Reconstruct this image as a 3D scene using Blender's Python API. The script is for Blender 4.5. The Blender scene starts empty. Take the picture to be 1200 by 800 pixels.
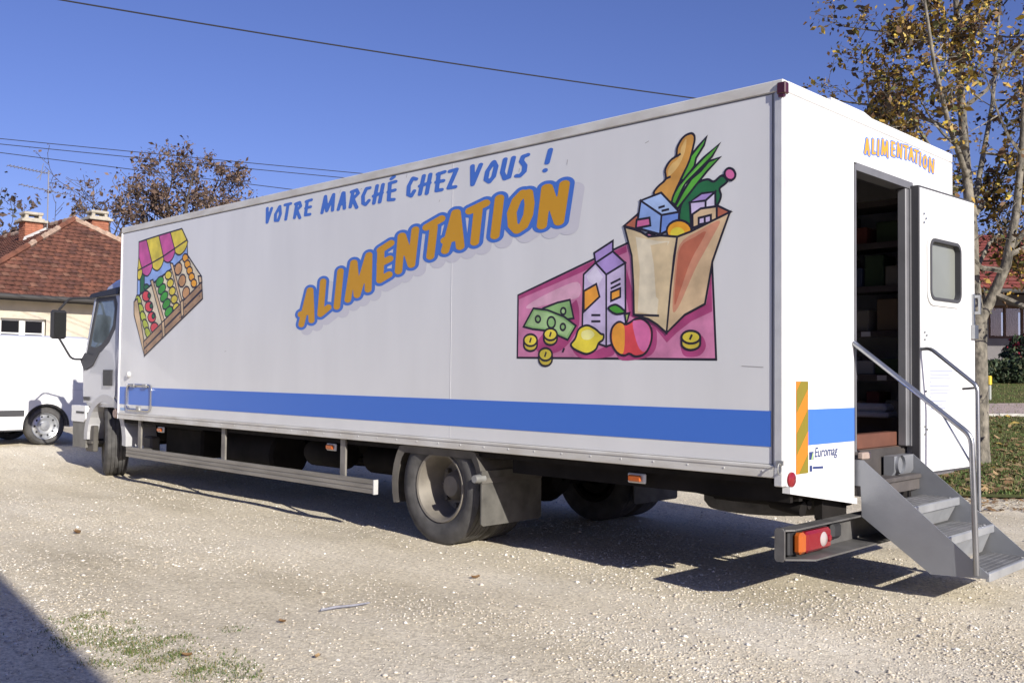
import bpy, math, random
import numpy as np
from mathutils import Vector, Matrix
R = math.radians
random.seed(7); rng = np.random.default_rng(11)
scene = bpy.context.scene
col = scene.collection

# ------------------------------------------------------------------ camera
cam_d = bpy.data.cameras.new('camera'); cam = bpy.data.objects.new('camera', cam_d); col.objects.link(cam)
cam_d.sensor_width = 36; cam_d.sensor_fit = 'HORIZONTAL'; cam_d.lens = 34.19
cam_d.clip_start = 0.05; cam_d.clip_end = 3000
cr, cu, cf = Vector((.7142, .6999, .0101)), Vector((.0163, -.0310, .9994)), Vector((-.6997, .7136, .0336))
cam.matrix_world = Matrix(((cr.x, cu.x, -cf.x, 2.701), (cr.y, cu.y, -cf.y, -4.900), (cr.z, cu.z, -cf.z, 1.307), (0, 0, 0, 1)))
scene.camera = cam

# ------------------------------------------------------------------ sky, sun, exposure
SUN = Vector((2.2, -.57, 1.0)).normalized()          # direction towards the sun
world = bpy.data.worlds.new('World'); scene.world = world; world.use_nodes = True
wn = world.node_tree.nodes; wl = world.node_tree.links
sky = wn.new('ShaderNodeTexSky'); sky.sky_type = 'NISHITA'; sky.sun_disc = False
sky.sun_elevation = math.asin(SUN.z); sky.sun_rotation = math.atan2(SUN.x, SUN.y)
sky.air_density = 1.0; sky.dust_density = 0.6; sky.ozone_density = 5.0; sky.altitude = 200
bg = wn['Background']; bg.inputs['Strength'].default_value = 0.075
tint = wn.new('ShaderNodeMix'); tint.data_type = 'RGBA'; tint.blend_type = 'MULTIPLY'; tint.inputs['Factor'].default_value = 1
tint.inputs['B'].default_value = (1.03, .86, 1.21, 1)          # the camera's violet white balance
wl.new(sky.outputs[0], tint.inputs['A']); wl.new(tint.outputs['Result'], bg.inputs['Color'])
sl = bpy.data.lights.new('sun', 'SUN'); sl.energy = 5.0; sl.angle = R(0.5); sl.color = (1.0, .95, .86)
so = bpy.data.objects.new('sun', sl); col.objects.link(so); so.location = SUN * 60
so.rotation_euler = SUN.to_track_quat('Z', 'Y').to_euler()
vs = scene.view_settings
vs.view_transform = 'Standard'; vs.look = 'None'; vs.gamma = 1; vs.use_curve_mapping = False
vs.exposure = 0.42

# ------------------------------------------------------------------ materials
MATS = {}
def mat(name, c, rough=.5, metal=0., var=.0, scale=8., bump=0., bscale=None, c2=None, spec=.5, coat=0., stretch=None, trans=0.):
    if name in MATS: return MATS[name]
    m = bpy.data.materials.new(name); m.use_nodes = True; MATS[name] = m
    nt = m.node_tree; b = nt.nodes['Principled BSDF']
    b.inputs['Base Color'].default_value = (*c, 1); b.inputs['Roughness'].default_value = rough
    b.inputs['Metallic'].default_value = metal; b.inputs['Specular IOR Level'].default_value = spec
    b.inputs['Coat Weight'].default_value = coat
    if trans: b.inputs['Transmission Weight'].default_value = trans
    if var or c2 or bump:
        tc = nt.nodes.new('ShaderNodeTexCoord'); src = tc.outputs['Object']
        if stretch:
            mp = nt.nodes.new('ShaderNodeMapping'); mp.inputs['Scale'].default_value = stretch
            nt.links.new(src, mp.inputs['Vector']); src = mp.outputs[0]
    if var or c2:
        n = nt.nodes.new('ShaderNodeTexNoise'); n.inputs['Scale'].default_value = scale; n.inputs['Detail'].default_value = 6
        nt.links.new(src, n.inputs['Vector'])
        rp = nt.nodes.new('ShaderNodeValToRGB'); e = rp.color_ramp.elements
        d = c2 or tuple(max(0, v * (1 - var)) for v in c); u = c if c2 else tuple(min(1, v * (1 + var * .6)) for v in c)
        e[0].color = (*d, 1); e[1].color = (*u, 1); e[0].position = .3; e[1].position = .68
        nt.links.new(n.outputs['Fac'], rp.inputs['Fac']); nt.links.new(rp.outputs[0], b.inputs['Base Color'])
    if bump:
        n2 = nt.nodes.new('ShaderNodeTexNoise'); n2.inputs['Scale'].default_value = bscale or scale * 4; n2.inputs['Detail'].default_value = 5
        nt.links.new(src, n2.inputs['Vector'])
        bp = nt.nodes.new('ShaderNodeBump'); bp.inputs['Strength'].default_value = bump; bp.inputs['Distance'].default_value = .02
        nt.links.new(n2.outputs['Fac'], bp.inputs['Height']); nt.links.new(bp.outputs[0], b.inputs['Normal'])
    return m

# ------------------------------------------------------------------ mesh helpers
class MB:
    def __init__(s): s.v = []; s.f = []; s.m = []
    def add(s, vs, fs, mi=0):
        o = len(s.v); s.v += [tuple(v) for v in vs]; s.f += [tuple(i + o for i in f) for f in fs]; s.m += [mi] * len(fs); return s
    def box(s, a, b, mi=0, bev=0.):
        (x0, y0, z0), (x1, y1, z1) = a, b
        if x0 > x1: x0, x1 = x1, x0
        if y0 > y1: y0, y1 = y1, y0
        if z0 > z1: z0, z1 = z1, z0
        if not bev:
            v = [(x, y, z) for x in (x0, x1) for y in (y0, y1) for z in (z0, z1)]
            return s.add(v, [(0, 1, 3, 2), (4, 6, 7, 5), (0, 4, 5, 1), (2, 3, 7, 6), (0, 2, 6, 4), (1, 5, 7, 3)], mi)
        # chamfered box: 24 corner verts
        import itertools
        vid = {}; v = []
        X = (x0, x1); Y = (y0, y1); Z = (z0, z1)
        for i, j, k in itertools.product((0, 1), repeat=3):
            for ax in range(3):
                p = [X[i], Y[j], Z[k]]; sg = [1 - 2 * i, 1 - 2 * j, 1 - 2 * k]
                for q in range(3):
                    if q != ax: p[q] += sg[q] * bev
                vid[(i, j, k, ax)] = len(v); v.append(tuple(p))
        f = []
        for sd in (0, 1):
            f.append([vid[(sd, j, k, 0)] for j, k in ((0, 0), (1, 0), (1, 1), (0, 1))])
            f.append([vid[(i, sd, k, 1)] for i, k in ((0, 0), (1, 0), (1, 1), (0, 1))])
            f.append([vid[(i, j, sd, 2)] for i, j in ((0, 0), (1, 0), (1, 1), (0, 1))])
        for a_ in (0, 1):
            for b_ in (0, 1):
                f.append([vid[(0, a_, b_, 1)], vid[(1, a_, b_, 1)], vid[(1, a_, b_, 2)], vid[(0, a_, b_, 2)]])
                f.append([vid[(a_, 0, b_, 0)], vid[(a_, 1, b_, 0)], vid[(a_, 1, b_, 2)], vid[(a_, 0, b_, 2)]])
                f.append([vid[(a_, b_, 0, 0)], vid[(a_, b_, 1, 0)], vid[(a_, b_, 1, 1)], vid[(a_, b_, 0, 1)]])
        for i, j, k in itertools.product((0, 1), repeat=3): f.append([vid[(i, j, k, a)] for a in range(3)])
        return s.add(v, f, mi)
    def tube(s, pts, r, n=8, mi=0, cap=True):
        pts = [Vector(p) for p in pts]; rs = r if isinstance(r, (list, tuple)) else [r] * len(pts)
        rings = []; up = None
        for i, p in enumerate(pts):
            t = (pts[min(i + 1, len(pts) - 1)] - pts[max(i - 1, 0)])
            t = t.normalized() if t.length > 1e-9 else Vector((0, 0, 1))
            if up is None:
                up = Vector((0, 0, 1)) if abs(t.z) < .9 else Vector((1, 0, 0))
            a = t.cross(up)
            if a.length < 1e-6: a = t.cross(Vector((1, .3, 0)))
            a.normalize(); b = a.cross(t); up = b
            rings.append([p + (a * math.cos(2 * math.pi * k / n) + b * math.sin(2 * math.pi * k / n)) * rs[i] for k in range(n)])
        v = [q for rg in rings for q in rg]; f = []
        for i in range(len(pts) - 1):
            for k in range(n):
                k2 = (k + 1) % n; f.append((i * n + k, i * n + k2, (i + 1) * n + k2, (i + 1) * n + k))
        if cap: f.append(tuple(range(n))[::-1]); f.append(tuple((len(pts) - 1) * n + k for k in range(n)))
        return s.add(v, f, mi)
    def prism(s, poly, a, b, axis='y', mi=0):
        """poly of 2-D points extruded along axis from a to b (y: poly=(x,z); x: poly=(y,z); z: poly=(x,y))"""
        def P(p, t): return (p[0], t, p[1]) if axis == 'y' else (t, p[0], p[1]) if axis == 'x' else (p[0], p[1], t)
        n = len(poly); v = [P(p, a) for p in poly] + [P(p, b) for p in poly]
        f = [tuple(range(n)), tuple(range(2 * n - 1, n - 1, -1))] + [(i, (i + 1) % n, n + (i + 1) % n, n + i) for i in range(n)]
        return s.add(v, f, mi)
    def ring(s, outer, inner, a, b, axis='y', mi=0):
        """frame between two loops of equal length, extruded along axis"""
        def P(p, t): return (p[0], t, p[1]) if axis == 'y' else (t, p[0], p[1]) if axis == 'x' else (p[0], p[1], t)
        n = len(outer)
        v = [P(p, a) for p in outer] + [P(p, a) for p in inner] + [P(p, b) for p in outer] + [P(p, b) for p in inner]
        f = []
        for i in range(n):
            j = (i + 1) % n
            f += [(i, j, n + j, n + i), (2 * n + i, 3 * n + i, 3 * n + j, 2 * n + j), (i, 2 * n + i, 2 * n + j, j), (n + i, n + j, 3 * n + j, 3 * n + i)]
        return s.add(v, f, mi)
    def lathe(s, prof, c, n=40, axis='y', mi=0, close=False):
        """prof: (radius, offset along axis)"""
        v = []; f = []
        for (r, t) in prof:
            for k in range(n):
                a = 2 * math.pi * k / n; ca, sa = r * math.cos(a), r * math.sin(a)
                v.append((c[0] + ca, c[1] + t, c[2] + sa) if axis == 'y' else (c[0] + t, c[1] + ca, c[2] + sa) if axis == 'x' else (c[0] + ca, c[1] + sa, c[2] + t))
        for i in range(len(prof) - 1 + (1 if close else 0)):
            i2 = (i + 1) % len(prof)
            for k in range(n):
                k2 = (k + 1) % n; f.append((i * n + k, i * n + k2, i2 * n + k2, i2 * n + k))
        return s.add(v, f, mi)
    def build(s, name, mats, parent=None, smooth=False, angle=None):
        me = bpy.data.meshes.new(name); me.from_pydata(s.v, [], s.f)
        if not isinstance(mats, (list, tuple)): mats = [mats]
        for m in mats: me.materials.append(m)
        if len(mats) > 1: me.polygons.foreach_set('material_index', s.m)
        if smooth: me.polygons.foreach_set('use_smooth', [True] * len(me.polygons))
        me.update()
        if smooth: me.set_sharp_from_angle(angle=R(angle or 40))
        o = bpy.data.objects.new(name, me); col.objects.link(o)
        if parent is not None: adopt(o, parent)
        return o
def adopt(o, parent):
    o.parent = parent
    if parent.type == 'EMPTY':
        o.matrix_parent_inverse = Matrix.Translation(-parent.location)
def fast_mesh(name, verts, faces, mats, mi=None, parent=None, smooth=False):
    """verts (n,3), faces (m,k) numpy"""
    me = bpy.data.meshes.new(name); nv, (nf, k) = len(verts), faces.shape
    me.vertices.add(nv); me.vertices.foreach_set('co', np.asarray(verts, np.float32).ravel())
    me.loops.add(nf * k); me.loops.foreach_set('vertex_index', faces.astype(np.int32).ravel())
    me.polygons.add(nf); me.polygons.foreach_set('loop_start', np.arange(nf, dtype=np.int32) * k)
    for m in (mats if isinstance(mats, (list, tuple)) else [mats]): me.materials.append(m)
    if mi is not None: me.polygons.foreach_set('material_index', np.asarray(mi, np.int32))
    if smooth: me.polygons.foreach_set('use_smooth', np.ones(nf, bool))
    me.update(calc_edges=True); me.validate()
    o = bpy.data.objects.new(name, me); col.objects.link(o)
    if parent is not None: adopt(o, parent)
    return o
def empty(name, loc, label, cat, group=None):
    o = bpy.data.objects.new(name, None); col.objects.link(o); o.location = loc; o.empty_display_size = .2
    tag(o, label, cat, group); return o
def tag(o, label, cat, group=None, kind=None):
    if label: o['label'] = label
    if cat: o['category'] = cat
    if group: o['group'] = group
    if kind: o['kind'] = kind
    return o
def structure(o, label=None, kind='structure'):
    o['kind'] = kind
    if label: o['label'] = label
    return o
def rrect(x0, x1, z0, z1, r, n=5):
    o = []
    for cx, cz, a0 in ((x1 - r, z1 - r, 0), (x0 + r, z1 - r, 90), (x0 + r, z0 + r, 180), (x1 - r, z0 + r, 270)):
        for i in range(n + 1):
            a = R(a0 + 90 * i / n); o.append((cx + r * math.cos(a), cz + r * math.sin(a)))
    return o

# yard frame: s metres ahead of the yard's corner where the picture was taken, l metres to the right of that line
FW, RT = (-.7000, .7141), (.7141, .7000)
def at(s, l, z=0.): return Vector((2.701 + FW[0] * s + RT[0] * l, -4.9 + FW[1] * s + RT[1] * l, z))
def sl_of(x, y): return (x - 2.701) * FW[0] + (y + 4.9) * FW[1], (x - 2.701) * RT[0] + (y + 4.9) * RT[1]
def sstep(x, a, b):
    t = np.clip((x - a) / (b - a), 0, 1); return t * t * (3 - 2 * t)
def ground_h(x, y):
    s, l = sl_of(x, y)
    h = .17 * sstep(-x, 8.3, 12.2)
    rise = np.clip((s - 15) / 18, 0, 1); rise = 1.3 * (rise * .8 + .2 * rise * rise * (3 - 2 * rise))
    return h + (rise - h) * sstep(l, -5, 3) * (s > 15)
def bumps(x, y):
    return (.010 * np.sin(1.7 * x + .6 * y + .5) * np.sin(1.3 * y - .4 * x) + .006 * np.sin(4.1 * x + 2.2 * y) * np.sin(3.3 * y - 1.1 * x + 1) + .003 * np.sin(9.3 * x - 5 * y) * np.sin(8.1 * y + 4 * x))
# ------------------------------------------------------------------ ground
def ground_material():
    m = bpy.data.materials.new('gravel_ground'); m.use_nodes = True; nt = m.node_tree; N = nt.nodes; L = nt.links
    b = N['Principled BSDF']; b.inputs['Roughness'].default_value = .95; b.inputs['Specular IOR Level'].default_value = .15
    tc = N.new('ShaderNodeTexCoord')
    def noise(sc, det=6, rough=.6):
        n = N.new('ShaderNodeTexNoise'); n.inputs['Scale'].default_value = sc; n.inputs['Detail'].default_value = det; n.inputs['Roughness'].default_value = rough
        L.new(tc.outputs['Object'], n.inputs['Vector']); return n
    def ramp(src, stops):
        r = N.new('ShaderNodeValToRGB'); e = r.color_ramp.elements
        e[0].position, e[0].color = stops[0][0], (*stops[0][1], 1); e[1].position, e[1].color = stops[-1][0], (*stops[-1][1], 1)
        for p, c in stops[1:-1]: q = e.new(p); q.color = (*c, 1)
        L.new(src, r.inputs['Fac']); return r
    mpg = N.new('ShaderNodeMapping'); mpg.inputs['Scale'].default_value = (.28, 1.25, 1); mpg.inputs['Rotation'].default_value = (0, 0, .12); L.new(tc.outputs['Object'], mpg.inputs['Vector'])
    n1 = noise(.75, 8); L.new(mpg.outputs[0], n1.inputs['Vector']); r1 = ramp(n1.outputs['Fac'], [(.30, (.50, .435, .31)), (.45, (.66, .585, .44)), (.56, (.73, .655, .51)), (.70, (.82, .755, .62))])
    n2 = noise(38, 4); r2 = ramp(n2.outputs['Fac'], [(.3, (.62, .60, .56)), (.5, (1, 1, 1)), (.72, (1.25, 1.24, 1.2))])
    v = N.new('ShaderNodeTexVoronoi'); v.inputs['Scale'].default_value = 110; L.new(tc.outputs['Object'], v.inputs['Vector'])
    r3 = ramp(v.outputs['Color'], [(.2, (.75, .73, .70)), (.6, (1, 1, 1)), (.9, (1.2, 1.2, 1.18))])
    mx = N.new('ShaderNodeMix'); mx.data_type = 'RGBA'; mx.blend_type = 'MULTIPLY'; mx.inputs['Factor'].default_value = .85
    L.new(r1.outputs[0], mx.inputs['A']); L.new(r2.outputs[0], mx.inputs['B'])
    m2 = N.new('ShaderNodeMix'); m2.data_type = 'RGBA'; m2.blend_type = 'MULTIPLY'; m2.inputs['Factor'].default_value = .6
    L.new(mx.outputs['Result'], m2.inputs['A']); L.new(r3.outputs[0], m2.inputs['B'])
    L.new(m2.outputs['Result'], b.inputs['Base Color'])
    n4 = noise(120, 3); ad = N.new('ShaderNodeMath'); ad.operation = 'ADD'
    L.new(n4.outputs['Fac'], ad.inputs[0]); L.new(v.outputs['Distance'], ad.inputs[1])
    ad2 = N.new('ShaderNodeMath'); ad2.operation = 'MULTIPLY_ADD'; ad2.inputs[1].default_value = 1.5
    n5 = noise(14, 6); L.new(n5.outputs['Fac'], ad2.inputs[0]); L.new(ad.outputs[0], ad2.inputs[2])
    bp = N.new('ShaderNodeBump'); bp.inputs['Strength'].default_value = .5; bp.inputs['Distance'].default_value = .009
    L.new(ad2.outputs[0], bp.inputs['Height']); L.new(bp.outputs[0], b.inputs['Normal'])
    return m
def axis_pts(lo, hi, step, far, n):
    mid = np.arange(lo, hi + 1e-6, step); g = np.geomspace(step, far, n)
    return np.concatenate([lo - np.cumsum(g)[::-1], mid, hi + np.cumsum(g)])
gx = axis_pts(-16, 6, .14, 160, 34); gy = axis_pts(-6, 14, .14, 160, 34)
GX, GY = np.meshgrid(gx, gy, indexing='ij')
GZ = ground_h(GX, GY) + bumps(GX, GY)
nx, ny = GX.shape; idx = np.arange(nx * ny).reshape(nx, ny)
gf = np.stack([idx[:-1, :-1], idx[1:, :-1], idx[1:, 1:], idx[:-1, 1:]], -1).reshape(-1, 4)
ground = fast_mesh('gravel_ground', np.stack([GX, GY, GZ], -1).reshape(-1, 3), gf, ground_material(), smooth=True)
structure(ground, 'pale beige compacted gravel yard')

# loose stones
def scatter_stones(name, pts, sizes, mats, mi):
    base = np.array([(1, 0, 0), (.3, .95, .1), (-.8, .6, 0), (-.75, -.65, .1), (.35, -.9, 0), (.1, .05, .75), (.05, 0, -.5)])
    tri = np.array([(0, 1, 5), (1, 2, 5), (2, 3, 5), (3, 4, 5), (4, 0, 5), (1, 0, 6), (2, 1, 6), (3, 2, 6), (4, 3, 6), (0, 4, 6)])
    n = len(pts); a = rng.uniform(0, 2 * np.pi, n); c, s = np.cos(a), np.sin(a)
    B = base[None] * rng.uniform(.7, 1.3, (n, 7, 1)) * np.stack([np.ones(n), rng.uniform(.6, 1, n), rng.uniform(.42, .8, n)], -1)[:, None]
    V = np.stack([B[..., 0] * c[:, None] - B[..., 1] * s[:, None], B[..., 0] * s[:, None] + B[..., 1] * c[:, None], B[..., 2]], -1) * sizes[:, None, None]
    V += pts[:, None]
    F = (tri[None] + (np.arange(n) * 7)[:, None, None]).reshape(-1, 3)
    return fast_mesh(name, V.reshape(-1, 3), F, mats, np.repeat(mi, len(tri)))
def ground_pts(n, smin, smax, lw):
    s = smin * (smax / smin) ** rng.uniform(0, 1, n); l = rng.uniform(-lw, lw, n) * s
    x = 2.701 + FW[0] * s + RT[0] * l; y = -4.9 + FW[1] * s + RT[1] * l
    return x, y
x, y = ground_pts(200000, 2.6, 17, .62)
dens = .42 + .62 * np.sin(.35 * x + 2.6 * y + 1) * np.sin(.5 * x - 1.7 * y + 2) + .25 * np.sin(3 * x) * np.sin(2.6 * y)
s_, l_ = sl_of(x, y)
keep = (rng.uniform(0, 1, len(x)) < np.clip(dens, .15, 1)) & ~((s_ > 10.6) & (l_ > .385 * s_))
x, y = x[keep], y[keep]; sz = np.clip(rng.lognormal(-5.26, .45, len(x)), .0025, .022)
stones = scatter_stones('gravel_stones', np.stack([x, y, ground_h(x, y) + bumps(x, y) + sz * .12], -1), sz,
    [mat('stone_pale', (.58, .53, .45), .9), mat('stone_beige', (.52, .46, .37), .9), mat('stone_grey', (.40, .37, .32), .9), mat('stone_white', (.76, .73, .66), .9)],
    rng.choice(4, len(x), p=[.37, .30, .17, .16]))
structure(stones, 'loose pale limestone gravel scattered over the yard', 'stuff')

# lawn beyond the yard
ls = np.concatenate([np.arange(10.75, 34, .3), np.geomspace(34.5, 160, 14)]); lf = np.linspace(0, 1, 60) ** 1.3
LS, LF = np.meshgrid(ls, lf, indexing='ij'); LL = .40 * LS + LF * 1.6 * LS
wob = .12 * np.sin(LL * 2.1) + .07 * np.sin(LL * 5.3 + 1); LS2 = LS + np.where(LS < 11.2, wob, 0)
LX = 2.701 + FW[0] * LS2 + RT[0] * LL; LY = -4.9 + FW[1] * LS2 + RT[1] * LL
LZ = ground_h(LX, LY) + bumps(LX, LY) + .022 + .02 * sstep(LS, 10.7, 11.4)
n0, n1 = LS.shape; idx = np.arange(n0 * n1).reshape(n0, n1)
lfc = np.stack([idx[:-1, :-1], idx[1:, :-1], idx[1:, 1:], idx[:-1, 1:]], -1).reshape(-1, 4)
lawn = fast_mesh('lawn', np.stack([LX, LY, LZ], -1).reshape(-1, 3), lfc, mat('lawn_soil', (.085, .12, .03), .95, c2=(.13, .105, .05), scale=3.2, bump=.6, bscale=60, spec=.1), smooth=True)
structure(lawn, 'worn autumn lawn behind the truck')
def lawn_pts(n, s0, s1, l0=.405, l1=.85):
    s = s0 * (s1 / s0) ** rng.uniform(0, 1, n); l = rng.uniform(l0, l1, n) * s
    x = 2.701 + FW[0] * s + RT[0] * l; y = -4.9 + FW[1] * s + RT[1] * l
    return x, y, ground_h(x, y) + bumps(x, y) + .035
def blades(name, x, y, z, hmin, hmax, w, mats, p):
    n = len(x); a = rng.uniform(0, 2 * np.pi, n); h = rng.uniform(hmin, hmax, n); ww = w * rng.uniform(.6, 1.4, n)
    dx, dy = np.cos(a), np.sin(a); lean = rng.uniform(-.6, .6, n) * h; lean2 = rng.uniform(-.6, .6, n) * h
    V = np.stack([np.stack([x - dx * ww, y - dy * ww, z], -1), np.stack([x + dx * ww, y + dy * ww, z], -1), np.stack([x + lean, y + lean2, z + h], -1)], 1)
    return fast_mesh(name, V.reshape(-1, 3), np.arange(n * 3).reshape(-1, 3), mats, rng.choice(len(mats), n, p=p))
x, y, z = lawn_pts(80000, 10.8, 30)
gm = [mat('grass_green', (.075, .125, .025), .8), mat('grass_olive', (.12, .13, .04), .8), mat('grass_straw', (.22, .18, .085), .85)]
gr = blades('lawn_grass', x, y, z - .01, .02, .07, .011, gm, [.5, .33, .17]); structure(gr, 'short green grass with dry straw on the lawn', 'stuff')
# tufts of grass in the gravel at the near left
cl = rng.uniform(0, 1, 150); cx = -2.55 + 1.5 * cl + rng.normal(0, .12, 150); cy = -2.88 + .10 * cl + rng.normal(0, .15, 150)
ki = np.minimum(rng.geometric(.022, 4200) - 1, 149); x = cx[ki] + rng.normal(0, .04, 4200); y = cy[ki] + rng.normal(0, .035, 4200)
gr = blades('yard_grass', x, y, ground_h(x, y) + bumps(x, y), .004, .018, .0028, gm, [.4, .38, .22]); structure(gr, 'low patch of weedy grass growing through the gravel', 'stuff')
# fallen leaves
def leaf_quads(name, P, size, mats, mi, flat=1., parent=None):
    n = len(P); N = rng.normal(0, 1, (n, 3)); N[:, 2] = np.abs(N[:, 2]) * flat + (flat > 1) * 2
    N /= np.linalg.norm(N, axis=1)[:, None]; T = np.cross(N, rng.normal(0, 1, (n, 3))); T /= np.linalg.norm(T, axis=1)[:, None]
    B = np.cross(N, T); sz = (size * np.clip(rng.lognormal(-.12, .42, n), .35, 2.))[:, None]
    V = np.stack([P - T * sz, P + B * sz * .55 + N * sz * .15, P + T * sz, P - B * sz * .55 + N * sz * .15], 1)
    return fast_mesh(name, V.reshape(-1, 3), np.arange(n * 4).reshape(-1, 4), mats, mi, parent)
dead = [mat('dead_leaf_brown', (.20, .115, .05), .85), mat('dead_leaf_tan', (.33, .22, .11), .85), mat('dead_leaf_yellow', (.42, .30, .07), .8)]
x, y, z = lawn_pts(5200, 10.9, 22)
lv = leaf_quads('fallen_leaves', np.stack([x, y, z + .02], -1), .05, dead, rng.choice(3, len(x), p=[.45, .42, .13]), 4); structure(lv, 'brown autumn leaves fallen on the lawn', 'stuff')
s = rng.uniform(9.6, 10.9, 260); l = rng.uniform(.40, .56, 260) * s; x = 2.701 + FW[0] * s + RT[0] * l; y = -4.9 + FW[1] * s + RT[1] * l
lv = leaf_quads('fallen_leaves', np.stack([x, y, ground_h(x, y) + bumps(x, y) + .012], -1), .035, dead, rng.choice(3, 260, p=[.5, .4, .1]), 4); structure(lv, 'dry leaves lying on the gravel beside the lawn', 'stuff')
def curled_leaf(px, py, sc, a, m, label):
    b = MB(); z = float(ground_h(px, py) + bumps(px, py)) + .006; v = []
    for i in range(5):
        t = i / 4 - .5; w = sc * .5 * math.cos(t * 2.6) + .004
        for k in (-1, 0, 1): v.append((px + math.cos(a) * t * 2 * sc - math.sin(a) * k * w, py + math.sin(a) * t * 2 * sc + math.cos(a) * k * w, z + abs(k) * sc * .45 + t * t * sc))
    b.add(v, [(i * 3 + k, i * 3 + k + 1, i * 3 + k + 4, i * 3 + k + 3) for i in range(4) for k in (0, 1)])
    tag(b.build('dead_leaf', m, smooth=True), label, 'leaf', 'dead leaves on the gravel')
for q in ((-1.72, -2.08, .022, .4, 0, 'curled dark brown leaf on the gravel near the fallen twig'), (-1.85, -.57, .028, 1.2, 0, 'red-brown leaf on the gravel in front of the rear wheel'),
          (-1.06, -2.31, .02, 2., 1, 'tan dead leaf on the gravel right of the grass patch'), (-1.50, -2.72, .022, .9, 0, 'small brown leaf lying in the grass patch'),
          (-5.24, -1.74, .045, .2, 0, 'dark leaf alone on the gravel far left of the truck')):
    curled_leaf(*q[:4], dead[q[4]], q[5])
tw = MB(); zt = float(ground_h(-1.77, -1.64) + bumps(-1.77, -1.64)) + .012
tw.tube([(-1.797, -1.79, zt), (-1.785, -1.70, zt + .004), (-1.762, -1.60, zt + .001), (-1.739, -1.498, zt + .004)], [.006, .007, .006, .004], 6)
tag(tw.build('twig', mat('twig_grey', (.25, .25, .29), .8, var=.3, scale=40), smooth=True), 'thin straight grey twig lying on the gravel', 'twig')

# path across the lawn
ps = np.array([21.7, 22.1, 23.2, 23.6, 24.0]); pl = np.linspace(5, 40, 70); PS, PL = np.meshgrid(ps, pl, indexing='ij')
PX = 2.701 + FW[0] * PS + RT[0] * PL; PY = -4.9 + FW[1] * PS + RT[1] * PL; PZ = ground_h(PX, PY) + bumps(PX, PY) + .06
n0, n1 = PS.shape; idx = np.arange(n0 * n1).reshape(n0, n1); pf = np.stack([idx[:-1, :-1], idx[1:, :-1], idx[1:, 1:], idx[:-1, 1:]], -1).reshape(-1, 4)
path = fast_mesh('path', np.stack([PX, PY, PZ], -1).reshape(-1, 3), pf, mat('path_surface', (.42, .33, .29), .9, var=.2, scale=5, bump=.3), smooth=True)
structure(path, 'pinkish path crossing the lawn')
kb = MB()
for i in range(40):
    a, b_ = at(21.45, 5.5 + i * .75), at(21.45, 5.5 + i * .75 + .73)
    z = float(ground_h(a.x, a.y) + bumps(a.x, a.y))
    c, d = at(21.62, 5.5 + i * .75 + .73), at(21.62, 5.5 + i * .75)
    v = [(q.x, q.y, z - .1) for q in (a, b_, c, d)] + [(q.x, q.y, z + .10) for q in (a, b_, c, d)]
    kb.add(v, [(0, 1, 2, 3), (4, 7, 6, 5), (0, 4, 5, 1), (1, 5, 6, 2), (2, 6, 7, 3), (3, 7, 4, 0)])
k = kb.build('kerb', mat('kerb_stone', (.5, .48, .43), .85, var=.2, scale=6)); structure(k, 'pale kerb along the path')
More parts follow.
